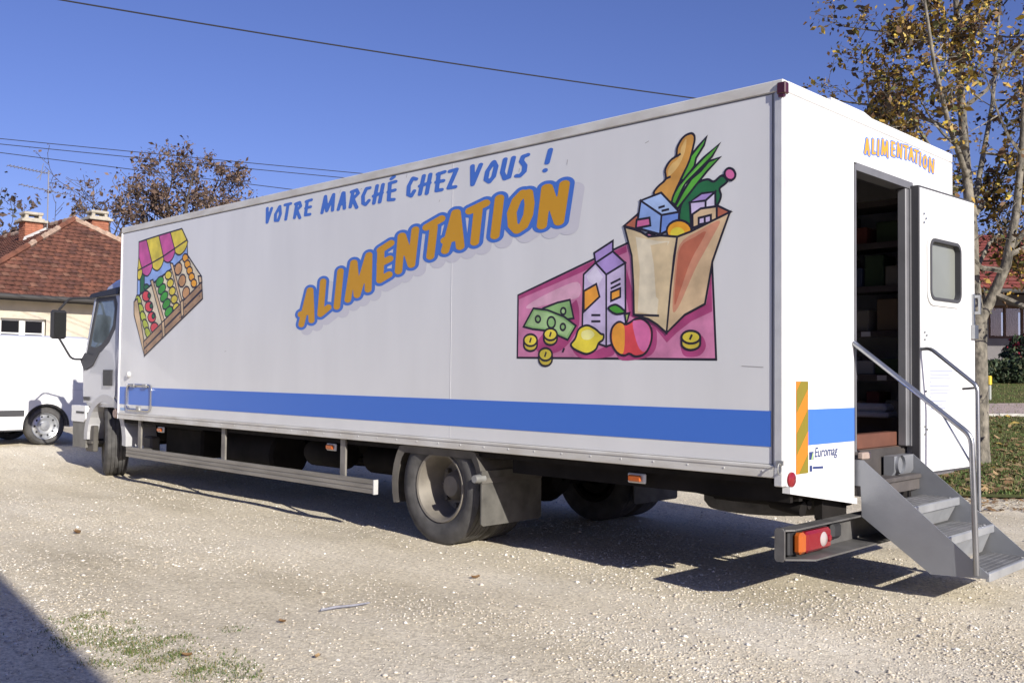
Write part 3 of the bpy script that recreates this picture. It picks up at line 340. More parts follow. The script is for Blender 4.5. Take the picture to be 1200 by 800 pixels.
STALL=[["sky1",[[-8.09,2.473],[-6.929,2.691],[-6.911,2.535],[-7.301,2.399],[-7.762,2.259],[-8.09,2.141]],1],["bottle",[[-8.024,2.39],[-7.917,2.403],[-7.907,2.2],[-8.013,2.176]],1],["bottle",[[-7.79,2.238],[-7.798,2.221],[-7.823,2.209],[-7.856,2.207],[-7.891,2.213],[-7.916,2.227],[-7.926,2.245],[-7.918,2.262],[-7.894,2.273],[-7.86,2.276],[-7.826,2.269],[-7.8,2.255]],1],["gold",[[-8.088,2.445],[-8.093,2.373],[-8.082,2.353],[-8.066,2.336],[-8.047,2.33],[-8.025,2.338],[-8.001,2.357],[-7.983,2.38],[-7.972,2.41],[-7.968,2.443],[-7.976,2.465]],1],["plum",[[-7.985,2.465],[-7.965,2.402],[-7.93,2.384],[-7.885,2.368],[-7.843,2.363],[-7.807,2.374],[-7.773,2.394],[-7.749,2.418],[-7.728,2.451],[-7.716,2.487],[-7.732,2.509]],1],["gold",[[-7.732,2.509],[-7.713,2.446],[-7.68,2.428],[-7.637,2.413],[-7.595,2.408],[-7.555,2.419],[-7.515,2.441],[-7.486,2.466],[-7.462,2.501],[-7.447,2.539],[-7.464,2.561]],1],["plum",[[-7.464,2.561],[-7.445,2.508],[-7.414,2.494],[-7.373,2.482],[-7.332,2.48],[-7.293,2.49],[-7.255,2.51],[-7.227,2.534],[-7.203,2.567],[-7.189,2.603],[-7.205,2.623]],1],["gold",[[-7.205,2.623],[-7.186,2.572],[-7.156,2.557],[-7.116,2.545],[-7.074,2.543],[-7.031,2.554],[-6.988,2.574],[-6.955,2.598],[-6.929,2.631],[-6.912,2.669],[-6.929,2.689]],1],["plum",[[-8.074,2.768],[-7.885,2.78],[-7.732,2.505],[-7.985,2.461],[-8.07,2.598]],1],["gold",[[-7.885,2.78],[-7.581,2.797],[-7.464,2.557],[-7.732,2.505]],1],["plum",[[-7.581,2.797],[-7.312,2.809],[-7.205,2.62],[-7.464,2.557]],1],["gold",[[-7.312,2.809],[-7.049,2.82],[-6.929,2.689],[-7.205,2.62]],1],["gold",[[-8.07,2.598],[-7.985,2.461],[-8.088,2.441]],1],["kraft2",[[-8.141,2.114],[-7.761,2.249],[-7.3,2.39],[-6.922,2.536],[-6.599,2.281],[-6.589,2.21],[-7.891,1.623]],1],["tan",[[-7.764,2.307],[-7.702,2.316],[-7.393,1.838],[-7.452,1.812]],1],["tan",[[-7.304,2.474],[-7.237,2.46],[-7.002,2.034],[-7.05,2.018]],1],["lime",[[-7.977,2.101],[-7.967,2.061],[-7.985,2.035],[-8.027,2.032],[-8.075,2.054],[-8.111,2.092],[-8.122,2.131],[-8.103,2.158],[-8.061,2.16],[-8.013,2.139]],1],["lime",[[-7.915,2.007],[-7.905,1.968],[-7.924,1.942],[-7.965,1.939],[-8.012,1.96],[-8.049,1.997],[-8.059,2.037],[-8.04,2.063],[-7.999,2.066],[-7.951,2.045]],1],["lime",[[-7.854,1.915],[-7.844,1.876],[-7.863,1.85],[-7.903,1.846],[-7.951,1.867],[-7.986,1.904],[-7.997,1.943],[-7.978,1.97],[-7.937,1.973],[-7.89,1.952]],1],["lime",[[-7.794,1.823],[-7.783,1.784],[-7.802,1.758],[-7.842,1.755],[-7.889,1.775],[-7.925,1.812],[-7.935,1.851],[-7.917,1.877],[-7.876,1.88],[-7.829,1.86]],1],["lime",[[-7.734,1.732],[-7.723,1.694],[-7.742,1.668],[-7.782,1.664],[-7.828,1.684],[-7.864,1.72],[-7.874,1.759],[-7.855,1.785],[-7.815,1.789],[-7.769,1.768]],1],["red",[[-7.756,2.135],[-7.773,2.099],[-7.823,2.08],[-7.886,2.082],[-7.938,2.107],[-7.96,2.145],[-7.942,2.18],[-7.892,2.2],[-7.829,2.196],[-7.777,2.171]],1],["red",[[-7.682,2.014],[-7.699,1.979],[-7.748,1.959],[-7.81,1.961],[-7.863,1.985],[-7.884,2.022],[-7.866,2.058],[-7.816,2.078],[-7.754,2.075],[-7.703,2.051]],1],["red",[[-7.608,1.895],[-7.625,1.86],[-7.674,1.839],[-7.736,1.841],[-7.787,1.865],[-7.809,1.901],[-7.791,1.937],[-7.742,1.957],[-7.68,1.955],[-7.629,1.931]],1],["red",[[-7.536,1.776],[-7.553,1.742],[-7.601,1.721],[-7.662,1.722],[-7.713,1.745],[-7.734,1.782],[-7.717,1.817],[-7.668,1.837],[-7.606,1.836],[-7.556,1.812]],1],["bottle",[[-7.743,2.14],[-7.75,2.124],[-7.768,2.115],[-7.792,2.117],[-7.811,2.127],[-7.819,2.143],[-7.813,2.159],[-7.794,2.168],[-7.771,2.166],[-7.751,2.156]],1],["bottle",[[-7.688,2.023],[-7.694,2.008],[-7.712,1.999],[-7.736,2.0],[-7.755,2.01],[-7.763,2.026],[-7.756,2.042],[-7.738,2.05],[-7.715,2.049],[-7.696,2.039]],1],["bottle",[[-7.632,1.907],[-7.639,1.892],[-7.657,1.883],[-7.68,1.884],[-7.699,1.894],[-7.707,1.91],[-7.701,1.925],[-7.682,1.934],[-7.659,1.933],[-7.64,1.923]],1],["pepper",[[-7.462,2.263],[-7.51,2.235],[-7.568,2.226],[-7.614,2.238],[-7.63,2.269],[-7.611,2.305],[-7.562,2.332],[-7.504,2.341],[-7.459,2.329],[-7.442,2.299]],1],["pepper",[[-7.405,2.178],[-7.452,2.15],[-7.51,2.14],[-7.556,2.153],[-7.572,2.183],[-7.552,2.219],[-7.504,2.247],[-7.447,2.256],[-7.401,2.243],[-7.385,2.214]],1],["pepper",[[-7.348,2.094],[-7.395,2.066],[-7.452,2.056],[-7.498,2.068],[-7.514,2.097],[-7.494,2.133],[-7.447,2.162],[-7.389,2.171],[-7.344,2.159],[-7.329,2.129]],1],["pepper",[[-7.291,2.01],[-7.338,1.982],[-7.395,1.972],[-7.44,1.983],[-7.456,2.013],[-7.437,2.049],[-7.389,2.077],[-7.333,2.087],[-7.288,2.075],[-7.272,2.046]],1],["pepper",[[-7.236,1.927],[-7.282,1.899],[-7.338,1.888],[-7.383,1.9],[-7.399,1.929],[-7.38,1.965],[-7.333,1.993],[-7.276,2.004],[-7.232,1.992],[-7.217,1.963]],1],["gold",[[-7.26,2.33],[-7.285,2.305],[-7.329,2.293],[-7.375,2.3],[-7.405,2.323],[-7.409,2.354],[-7.383,2.38],[-7.339,2.391],[-7.293,2.384],[-7.263,2.361]],1],["gold",[[-7.211,2.241],[-7.236,2.215],[-7.279,2.203],[-7.325,2.21],[-7.355,2.233],[-7.358,2.263],[-7.333,2.289],[-7.289,2.301],[-7.243,2.294],[-7.214,2.271]],1],["gold",[[-7.162,2.152],[-7.187,2.126],[-7.23,2.114],[-7.275,2.12],[-7.305,2.143],[-7.309,2.173],[-7.283,2.199],[-7.24,2.211],[-7.194,2.204],[-7.165,2.182]],1],["gold",[[-7.113,2.063],[-7.138,2.037],[-7.181,2.025],[-7.226,2.031],[-7.256,2.054],[-7.259,2.084],[-7.234,2.11],[-7.191,2.122],[-7.146,2.116],[-7.116,2.093]],1],["gold",[[-7.065,1.975],[-7.09,1.949],[-7.132,1.937],[-7.177,1.943],[-7.207,1.965],[-7.21,1.995],[-7.185,2.021],[-7.142,2.034],[-7.097,2.027],[-7.068,2.005]],1],["nut",[[-7.026,2.384],[-7.052,2.347],[-7.099,2.328],[-7.149,2.334],[-7.182,2.365],[-7.187,2.407],[-7.16,2.444],[-7.113,2.463],[-7.063,2.456],[-7.03,2.426]],1],["nut",[[-6.935,2.251],[-6.961,2.214],[-7.007,2.195],[-7.056,2.201],[-7.089,2.231],[-7.094,2.272],[-7.067,2.31],[-7.021,2.329],[-6.972,2.322],[-6.939,2.293]],1],["nut",[[-6.845,2.12],[-6.871,2.083],[-6.916,2.063],[-6.965,2.069],[-6.997,2.098],[-7.002,2.14],[-6.976,2.177],[-6.93,2.196],[-6.881,2.19],[-6.849,2.161]],1],["amber",[[-6.89,2.494],[-6.901,2.468],[-6.933,2.454],[-6.972,2.457],[-7.005,2.476],[-7.019,2.504],[-7.008,2.53],[-6.976,2.544],[-6.937,2.541],[-6.904,2.522]],1],["amber",[[-6.841,2.424],[-6.852,2.398],[-6.883,2.384],[-6.922,2.387],[-6.955,2.405],[-6.968,2.433],[-6.957,2.459],[-6.926,2.473],[-6.887,2.47],[-6.854,2.451]],1],["amber",[[-6.792,2.354],[-6.802,2.328],[-6.833,2.314],[-6.872,2.317],[-6.905,2.335],[-6.918,2.362],[-6.907,2.388],[-6.876,2.402],[-6.837,2.4],[-6.805,2.381]],1],["amber",[[-6.743,2.285],[-6.753,2.259],[-6.784,2.245],[-6.823,2.247],[-6.855,2.265],[-6.869,2.293],[-6.858,2.318],[-6.827,2.333],[-6.788,2.33],[-6.756,2.312]],1],["amber",[[-6.694,2.216],[-6.705,2.19],[-6.735,2.176],[-6.774,2.178],[-6.806,2.196],[-6.819,2.223],[-6.808,2.249],[-6.777,2.263],[-6.739,2.261],[-6.707,2.243]],1],["tan",[[-8.162,2.09],[-8.076,2.121],[-7.892,1.651],[-7.866,1.469],[-8.15,1.939]],1],["wood",[[-7.899,1.629],[-6.59,2.224],[-6.579,2.147],[-7.878,1.552]],1],["wood",[[-7.882,1.544],[-6.575,2.138],[-6.565,2.05],[-7.87,1.469]],1],["tan",[[-7.465,1.831],[-7.402,1.855],[-7.378,1.689],[-7.433,1.662]],1],["tan",[[-7.044,2.036],[-6.984,2.059],[-6.961,1.897],[-7.013,1.871]],1],["tan",[[-6.665,2.289],[-6.599,2.284],[-6.583,2.223],[-6.639,2.209]],1],["ink",[[-7.809,1.608],[-7.815,1.601],[-7.828,1.602],[-7.835,1.608],[-7.829,1.615],[-7.816,1.615]],0],["ink",[[-7.805,1.526],[-7.811,1.519],[-7.824,1.52],[-7.831,1.526],[-7.824,1.533],[-7.812,1.533]],0],["ink",[[-7.478,1.747],[-7.483,1.741],[-7.495,1.741],[-7.502,1.747],[-7.496,1.754],[-7.484,1.753]],0],["ink",[[-7.454,1.672],[-7.46,1.665],[-7.472,1.666],[-7.478,1.672],[-7.472,1.679],[-7.46,1.678]],0],["ink",[[-7.055,1.955],[-7.061,1.949],[-7.072,1.949],[-7.078,1.956],[-7.073,1.962],[-7.061,1.961]],0],["ink",[[-7.032,1.872],[-7.038,1.866],[-7.049,1.866],[-7.055,1.873],[-7.05,1.879],[-7.038,1.879]],0],["ink",[[-6.925,2.013],[-6.931,2.007],[-6.942,2.007],[-6.948,2.014],[-6.942,2.02],[-6.931,2.019]],0],["ink",[[-6.903,1.931],[-6.908,1.925],[-6.919,1.925],[-6.925,1.932],[-6.92,1.938],[-6.909,1.937]],0],["ink",[[-6.627,2.168],[-6.632,2.162],[-6.643,2.162],[-6.649,2.169],[-6.643,2.175],[-6.633,2.174]],0],["ink",[[-6.616,2.079],[-6.621,2.073],[-6.632,2.073],[-6.638,2.08],[-6.632,2.086],[-6.622,2.085]],0]]
ALI=[[[[-4.627,2.045],[-4.751,1.746]],[[-4.616,2.044],[-4.591,1.778]],[[-4.765,1.837],[-4.597,1.863]]],[[[-4.423,2.111],[-4.456,1.828],[-4.339,1.881]]],[[[-4.168,2.184],[-4.213,1.883]]],[[[-3.983,2.243],[-4.056,1.936]],[[-3.975,2.242],[-3.927,1.969],[-3.775,2.29]],[[-3.772,2.29],[-3.776,2.008]]],[[[-3.612,2.325],[-3.621,2.076],[-3.503,2.113]],[[-3.621,2.321],[-3.484,2.365]],[[-3.621,2.209],[-3.496,2.24]]],[[[-3.35,2.411],[-3.381,2.134]],[[-3.339,2.41],[-3.221,2.174],[-3.179,2.444]]],[[[-3.045,2.451],[-2.872,2.499]],[[-2.959,2.442],[-2.994,2.222]]],[[[-2.713,2.527],[-2.823,2.252]],[[-2.7,2.526],[-2.654,2.269]],[[-2.83,2.329],[-2.684,2.344]]],[[[-2.555,2.525],[-2.385,2.562]],[[-2.464,2.519],[-2.497,2.288]]],[[[-2.242,2.581],[-2.285,2.316]]],[[[-2.01,2.587],[-2.07,2.548],[-2.117,2.464],[-2.107,2.374],[-2.062,2.335],[-2.001,2.359],[-1.956,2.43],[-1.943,2.508],[-1.958,2.584]]],[[[-1.786,2.598],[-1.825,2.343]],[[-1.773,2.597],[-1.668,2.354],[-1.62,2.602]]]]
VOT=[[[[-5.357,2.88],[-5.357,2.746],[-5.281,2.871]]],[[[-5.149,2.868],[-5.212,2.809],[-5.215,2.749],[-5.166,2.744],[-5.129,2.8],[-5.14,2.873]]],[[[-5.054,2.877],[-4.96,2.878]],[[-5.003,2.871],[-5.037,2.742]]],[[[-4.859,2.863],[-4.893,2.741]],[[-4.88,2.866],[-4.814,2.872],[-4.796,2.835],[-4.858,2.807],[-4.806,2.731]]],[[[-4.691,2.867],[-4.716,2.747],[-4.647,2.746]],[[-4.707,2.868],[-4.627,2.873]],[[-4.714,2.809],[-4.639,2.812]]],[[[-4.41,2.878],[-4.459,2.739]],[[-4.41,2.878],[-4.386,2.749],[-4.288,2.88],[-4.301,2.744]]],[[[-4.149,2.877],[-4.216,2.741]],[[-4.138,2.875],[-4.127,2.741]],[[-4.199,2.78],[-4.128,2.786]]],[[[-4.008,2.866],[-4.043,2.743]],[[-4.028,2.871],[-3.958,2.878],[-3.934,2.846],[-4.007,2.808],[-3.952,2.728]]],[[[-3.776,2.872],[-3.821,2.872],[-3.866,2.816],[-3.864,2.754],[-3.828,2.739],[-3.784,2.768]]],[[[-3.676,2.877],[-3.717,2.737]],[[-3.598,2.877],[-3.639,2.738]],[[-3.722,2.798],[-3.61,2.81]]],[[[-3.508,2.873],[-3.521,2.742],[-3.455,2.737]],[[-3.511,2.876],[-3.435,2.88]],[[-3.526,2.808],[-3.444,2.812]],[[-3.489,2.91],[-3.456,2.922]]],[[[-3.177,2.865],[-3.219,2.878],[-3.267,2.823],[-3.273,2.755],[-3.234,2.739],[-3.2,2.774]]],[[[-3.085,2.879],[-3.13,2.74]],[[-3.007,2.879],[-3.048,2.736]],[[-3.131,2.805],[-3.015,2.814]]],[[[-2.908,2.872],[-2.931,2.743],[-2.873,2.743]],[[-2.92,2.869],[-2.843,2.876]],[[-2.935,2.81],[-2.856,2.81]]],[[[-2.782,2.872],[-2.706,2.876],[-2.793,2.747],[-2.719,2.745]]],[[[-2.531,2.876],[-2.528,2.738],[-2.442,2.874]]],[[[-2.315,2.869],[-2.371,2.814],[-2.386,2.757],[-2.35,2.735],[-2.306,2.767],[-2.281,2.838],[-2.305,2.874]]],[[[-2.189,2.876],[-2.216,2.787],[-2.19,2.737],[-2.15,2.742],[-2.106,2.875]]],[[[-1.967,2.874],[-2.011,2.869],[-2.027,2.839],[-1.993,2.801],[-2.0,2.761],[-2.041,2.737],[-2.073,2.741]]],[[[-1.752,2.876],[-1.782,2.792]],[[-1.8,2.743],[-1.8,2.74]]]]
REARTXT=[[[[1.067,2.823],[1.038,2.73]],[[1.07,2.823],[1.095,2.729]],[[1.046,2.76],[1.088,2.761]]],[[[1.153,2.836],[1.147,2.747],[1.186,2.755]]],[[[1.235,2.847],[1.229,2.749]]],[[[1.302,2.863],[1.287,2.765]],[[1.302,2.863],[1.327,2.774],[1.368,2.862],[1.373,2.763]]],[[[1.446,2.874],[1.44,2.784],[1.48,2.786]],[[1.443,2.872],[1.484,2.873]],[[1.44,2.829],[1.477,2.831]]],[[[1.542,2.881],[1.533,2.792]],[[1.543,2.881],[1.587,2.793],[1.6,2.881]]],[[[1.638,2.883],[1.701,2.887]],[[1.673,2.885],[1.665,2.799]]],[[[1.757,2.886],[1.725,2.806]],[[1.761,2.886],[1.788,2.804]],[[1.733,2.831],[1.781,2.832]]],[[[1.814,2.883],[1.877,2.886]],[[1.849,2.884],[1.841,2.802]]],[[[1.915,2.879],[1.908,2.794]]],[[[2.005,2.872],[1.977,2.856],[1.966,2.823],[1.976,2.794],[1.996,2.789],[2.023,2.814],[2.029,2.847],[2.005,2.872]]],[[[2.083,2.871],[2.072,2.777]],[[2.085,2.871],[2.137,2.777],[2.153,2.87]]]]
# ------------------------------------------------------------------ the mobile shop truck
M_white = mat('white_paint', (.72, .72, .71), .36, var=.05, scale=1.6, stretch=(1.6, 1, .35), coat=.2, bump=.03, bscale=1.2)
M_rearw = mat('white_rear_paint', (.70, .70, .70), .45, var=.05, scale=2., stretch=(1, 2, .3))
M_alu = mat('aluminium_trim', (.62, .62, .61), .42, .25, var=.12, scale=6)
M_rail = mat('off_white_rail', (.66, .65, .61), .45, c2=(.50, .47, .41), scale=3, stretch=(1.2, 1, 3))
M_galv = mat('galvanised_steel', (.36, .36, .35), .5, .55, var=.25, scale=9)
M_steel = mat('brushed_steel', (.40, .41, .42), .3, .9, var=.12, scale=12)
M_stair = mat('grey_stair_sheet', (.27, .28, .30), .45, .35, var=.10, scale=5, bump=.05, bscale=30)
M_tread = mat('stair_tread_sheet', (.42, .43, .44), .4, .5, var=.15, scale=8)
M_black = mat('black_plastic', (.022, .022, .025), .55)
M_chass = mat('dark_chassis', (.014, .012, .011), .85, var=.5, scale=5, spec=.2)
M_dirt = mat('dusty_plastic', (.10, .092, .08), .75, var=.35, scale=6)
M_tyre = mat('tyre_rubber', (.075, .072, .070), .85, var=.4, scale=9, bump=.15, bscale=40)
M_rim = mat('dusty_rim', (.20, .18, .15), .65, .1, var=.25, scale=7)
M_blue = mat('blue_print', (.055, .17, .60), .4)
M_glass = mat('dark_glass', (.05, .06, .065), .05, spec=.9)
M_cab = mat('cab_paint', (.43, .44, .475), .3, var=.05, scale=2, coat=.4)
M_seal = mat('dark_rubber_seal', (.05, .05, .055), .6)
M_amber = mat('amber_lens', (.45, .10, .015), .2, coat=.5)
M_red = mat('red_lens', (.23, .010, .015), .15, coat=.6)
M_clear = mat('clear_lens', (.40, .34, .33), .12, coat=.6)

truck = empty('shop_truck', (-4.6, 1.25, 0), 'long white mobile shop truck with printed groceries and steps at its open rear door', 'truck')
def part(b, name, m, parent=truck, smooth=False, label=None, angle=None):
    o = b.build(name, m, parent, smooth, angle)
    if label: o['label'] = label
    return o
XF, XR, ZB, ZT = -8.52, 0.0, .745, 2.973
side = part(MB().box((XF + .02, 0, .82), (-.052, .045, 2.902), bev=.002), 'side_panel', M_white, label='white left side panel printed with groceries and blue lettering')
part(MB().box((XF + .02, 2.455, .82), (-.052, 2.5, 2.902)), 'side_panel', M_white)
part(MB().box((XF + .03, .046, 2.90), (-.01, 2.454, 2.945)).box((XF + .1, .1, 2.946), (-.2, 2.4, 2.958)), 'roof_panel', M_white)
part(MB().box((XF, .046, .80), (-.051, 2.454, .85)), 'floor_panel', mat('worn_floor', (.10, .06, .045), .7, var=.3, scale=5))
part(MB().box((XF, .0, .82), (XF + .018, 2.5, 2.905)), 'bulkhead', M_white)
for y0, y1 in ((-.008, .05), (2.45, 2.508)):
    part(MB().box((XF - .004, y0, 2.905), (.004, y1, ZT), bev=.006), 'top_rail', M_rail)
    part(MB().box((XF + .012, y0, ZB), (-.05, y1, .818), bev=.004).box((XF + .012, (-.013 if y0 < 0 else 2.502), .800), (-.05, (-.002 if y0 < 0 else 2.513), .812)), 'bottom_rail', M_rail)
    part(MB().box((XF - .006, y0 - (.002 if y0 < 0 else -.002), ZB), (XF + .016, y1, 2.904), bev=.004), 'front_corner_trim', mat('bright_trim', (.82, .81, .82), .4))
part(MB().box((-.05, -.010, .70), (.003, .040, 2.904), bev=.005), 'corner_post', M_alu)
part(MB().box((-.05, 2.46, .62), (.003, 2.51, 2.904), bev=.005), 'corner_post', M_alu)
part(MB().box((-.0675, -.003, .82), (-.0585, .002, 2.902)), 'panel_joint', mat('grey_joint', (.16, .16, .17), .6))
part(MB().box((XF + .03, -.0015, 2.897), (-.06, .002, 2.9035)), 'panel_joint', mat('grey_joint', (.16, .16, .17), .6))
part(MB().box((-.045, .051, 2.905), (.005, 2.449, ZT), bev=.006), 'rear_top_rail', M_rearw)
rear = part(MB().prism([(.041, .70), (.879, .572), (.879, 2.903), (.041, 2.903)], -.048, .0, 'x'), 'rear_panel', M_rearw, label='white rear panel beside the doorway with blue stripe and hazard plate')
over = part(MB().box((-.048, .8795, 2.65), (0, 1.7695, 2.903)), 'rear_panel', M_rearw, label='white rear panel above the doorway with orange lettering')
part(MB().prism([(1.77, .62), (2.459, .62), (2.459, 2.903), (1.77, 2.903)], -.048, 0, 'x'), 'rear_panel', M_rearw)
part(MB().box((-.047, .30, 2.86), (.0015, 2.455, 2.864)), 'panel_joint', mat('pale_seam', (.5, .5, .52), .5))
part(MB().prism([(.05, .66), (.879, .532), (.879, .569), (.05, .697)], -.03, .018, 'x'), 'rear_sill', M_rearw)
# vent cover on the roof edge
part(MB().add([(-.5, .62, 2.94), (-.5, 1.30, 2.94), (-.02, 1.30, 2.965), (-.02, .62, 2.965), (-.42, .72, 3.02), (-.42, 1.18, 3.02), (-.07, 1.18, 3.035), (-.07, .72, 3.035)],
     [(4, 5, 6, 7)[::-1], (0, 1, 5, 4), (1, 2, 6, 5), (2, 3, 7, 6), (3, 0, 4, 7)]), 'roof_vent', M_rearw)
# door frame and open door
part(MB().box((-.10, .8805, .85), (.008, .897, 2.635)).box((-.10, .898, 2.60), (.008, 1.768, 2.648)).box((-.055, 1.655, .85), (.006, 1.705, 2.598), bev=.006).box((-.05, 1.707, .85), (.014, 1.768, 2.598)), 'door_frame', mat('grey_door_frame', (.17, .17, .18), .5, .2, var=.15, scale=5))
HX, HY, DA = .015, 1.735, R(3.0)
def dp(u, t): return (HX + t * math.cos(DA) + u * math.sin(DA), HY + u * math.cos(DA) - t * math.sin(DA))
def dbox(b, u0, u1, z0, z1, t0, t1, mi=0):
    c = [dp(u, t) for u in (u0, u1) for t in (t0, t1)]
    v = [(q[0], q[1], z) for q in c for z in (z0, z1)]
    return b.add(v, [(0, 1, 3, 2), (4, 6, 7, 5), (0, 4, 5, 1), (2, 3, 7, 6), (0, 2, 6, 4), (1, 5, 7, 3)], mi)
def dring(b, o, i, t0, t1, mi=0):
    n = len(o); v = []
    for t in (t0, t1):
        for lp in (o, i): v += [(*dp(u, t), z) for u, z in lp]
    f = []
    for k in range(n):
        j = (k + 1) % n
        f += [(k, j, n + j, n + k), (2 * n + k, 3 * n + k, 3 * n + j, 2 * n + j), (k, 2 * n + k, 2 * n + j, j), (n + k, n + j, 3 * n + j, 3 * n + k)]
    return b.add(v, f, mi)
W0, W1, Z0, Z1 = .125, .625, 1.845, 2.275
b = MB()
dbox(b, 0, W0 - .0, .67, 2.605, 0, .055); dbox(b, W1, .885, .67, 2.605, 0, .055); dbox(b, W0, W1, .67, Z0, 0, .055); dbox(b, W0, W1, Z1, 2.605, 0, .055)
door = part(b, 'rear_door', M_rearw, label='open white rear door folded back, with a rounded window')
b = MB(); dring(b, [(-.012, .655), (.898, .655), (.898, 2.62), (-.012, 2.62)], [(.004, .672), (.881, .672), (.881, 2.603), (.004, 2.603)], -.004, .05)
part(b, 'door_edge', M_seal, door)
o_ = rrect(W0 - .035, W1 + .035, Z0 - .035, Z1 + .035, .09); m_ = rrect(W0 + .0, W1 - .0, Z0 + .0, Z1 - .0, .07); i_ = rrect(W0 + .022, W1 - .022, Z0 + .022, Z1 - .022, .05)
b = MB(); dring(b, o_, m_, .05, .066); part(b, 'window_frame', mat('pale_frame', (.62, .62, .60), .4), door)
b = MB(); dring(b, m_, i_, .02, .072); part(b, 'window_seal', M_seal, door)
b = MB(); dbox(b, W0 + .001, W1 - .001, Z0 + .001, Z1 - .001, .025, .032); part(b, 'window_pane', mat('frosted_pane', (.20, .21, .19), .25, var=.12, scale=2), door)
b = MB()
for u, z in ((.05, 2.43), (.08, 2.40), (.05, 2.37), (.05, 1.62), (.08, 1.60), (.05, 1.57), (.05, .98), (.08, .96), (.05, .93), (.07, 1.22)): dbox(b, u - .006, u + .012, z - .006, z + .006, .05, .063)
part(b, 'door_bolts', M_steel, door)['kind'] = 'stuff'
b = MB(); dbox(b, .83, .86, 1.62, 1.93, .056, .070); dbox(b, .838, .852, 1.78, 1.92, .10, .115); dbox(b, .838, .852, 1.90, 1.92, .07, .10); dbox(b, .838, .852, 1.78, 1.80, .07, .10); dbox(b, .815, .880, 1.60, 1.70, .057, .085)
part(b, 'door_handle', M_steel, door)
b = MB()
for k in range(11):
    z = 1.36 - k * .026; dbox(b, .14, .14 + (.36, .30, .34, .02, .30, .32, .28, .02, .26, .20, .24)[k], z - .005, z + .005, .0555, .0565)
part(b, 'printed_notice', mat('pale_print', (.34, .36, .50), .6), door)
# ---- interior of the shop
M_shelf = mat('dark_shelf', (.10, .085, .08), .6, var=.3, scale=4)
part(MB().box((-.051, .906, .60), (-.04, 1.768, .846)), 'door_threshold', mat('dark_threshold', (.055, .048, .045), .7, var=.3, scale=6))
part(MB().box((-.13, .90, .852), (-.06, 1.652, .945), bev=.004), 'floor_ledge', mat('brown_ledge', (.13, .05, .03), .6, var=.25, scale=6))
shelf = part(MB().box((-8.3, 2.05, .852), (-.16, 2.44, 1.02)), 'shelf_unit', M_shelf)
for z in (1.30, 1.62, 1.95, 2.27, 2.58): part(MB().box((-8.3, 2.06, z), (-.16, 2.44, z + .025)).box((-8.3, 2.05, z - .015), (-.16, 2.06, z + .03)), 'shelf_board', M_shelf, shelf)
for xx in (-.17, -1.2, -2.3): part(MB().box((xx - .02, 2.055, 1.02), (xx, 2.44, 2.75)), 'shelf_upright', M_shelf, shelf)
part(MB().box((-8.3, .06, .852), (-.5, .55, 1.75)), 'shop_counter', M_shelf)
pk = [mat('pack_' + n, c, .5) for n, c in (('cream', (.30, .27, .21)), ('red', (.18, .05, .04)), ('green', (.06, .10, .05)), ('tan', (.24, .17, .10)), ('white', (.4, .4, .4)), ('blue', (.06, .08, .14)))]
for z, zt in ((1.025, .24), (1.33, .24), (1.65, .26), (1.98, .24), (2.30, .24)):
    xx = -.22
    while xx > -1.9:
        w = random.uniform(.09, .2); h = random.uniform(.10, zt)
        part(MB().box((xx - w, 2.09 + random.uniform(0, .05), z), (xx, 2.35, z + h), bev=.008), 'goods_pack', random.choice(pk), shelf)
        xx -= w + random.uniform(.01, .06)
for xx, z in ((-.30, 1.304), (-.52, 1.304), (-.75, 1.304), (-.42, 1.624), (-.85, 1.954)):
    part(MB().box((xx - .07, 2.043, z - .015), (xx, 2.047, z + .022)), 'price_tag', mat('tag_white', (.7, .7, .7), .5), shelf)
part(MB().box((-.75, 1.95, 1.021), (-.25, 2.25, 1.06), bev=.01).box((-.72, 1.98, 1.061), (-.28, 2.22, 1.12), bev=.02), 'white_tray', mat('tray_white', (.66, .68, .72), .4), shelf)
# ---- stripe, hatch, markings on the side
part(MB().box((XF + .03, -.0025, .917), (-.0725, -.0005, 1.116)), 'blue_stripe', M_blue, side)
part(MB().box((.0005, .287, .917), (.0022, .878, 1.122)), 'blue_stripe', M_blue, rear)
hx0, hx1, hz0, hz1 = -8.268, -7.66, .862, 1.142
hatch = part(MB().prism(rrect(hx0 + .02, hx1 - .02, hz0 + .015, hz1 - .015, .05), -.0045, -.003), 'service_hatch', [M_white], side)
part(MB().box((hx0 + .03, -.0062, .917), (hx1 - .03, -.005, 1.116)), 'blue_stripe', M_blue, side)
b = MB(); lp = rrect(hx0, hx1, hz0, hz1, .06); b.tube([(x, -.012, z) for x, z in lp + lp[:1]], .014, 6, cap=False)
part(b, 'hatch_frame', mat('chrome_frame', (.55, .55, .56), .25, .9), side, True)
for a in (hx0 + .10, hx1 - .2): part(MB().box((a, -.03, hz1 - .025), (a + .1, -.008, hz1 + .01)), 'hatch_hinge', M_galv, side)
part(MB().box((-7.99, -.035, hz0 - .005), (-7.92, -.008, hz0 + .045), bev=.006), 'hatch_catch', M_galv, side)
b = MB(); b.lathe([(.0, -.03), (.03, -.03), (.038, -.015), (.038, 0)], (-8.25, 0, 1.26), 12); part(b, 'round_plug', M_alu, side, True)
for x0, z0 in ((-8.28, .86),): part(MB().box((-8.46, -.003, .845), (-8.34, -.0005, .875)), 'small_sticker', mat('sticker_blue', (.3, .45, .7), .5), side)
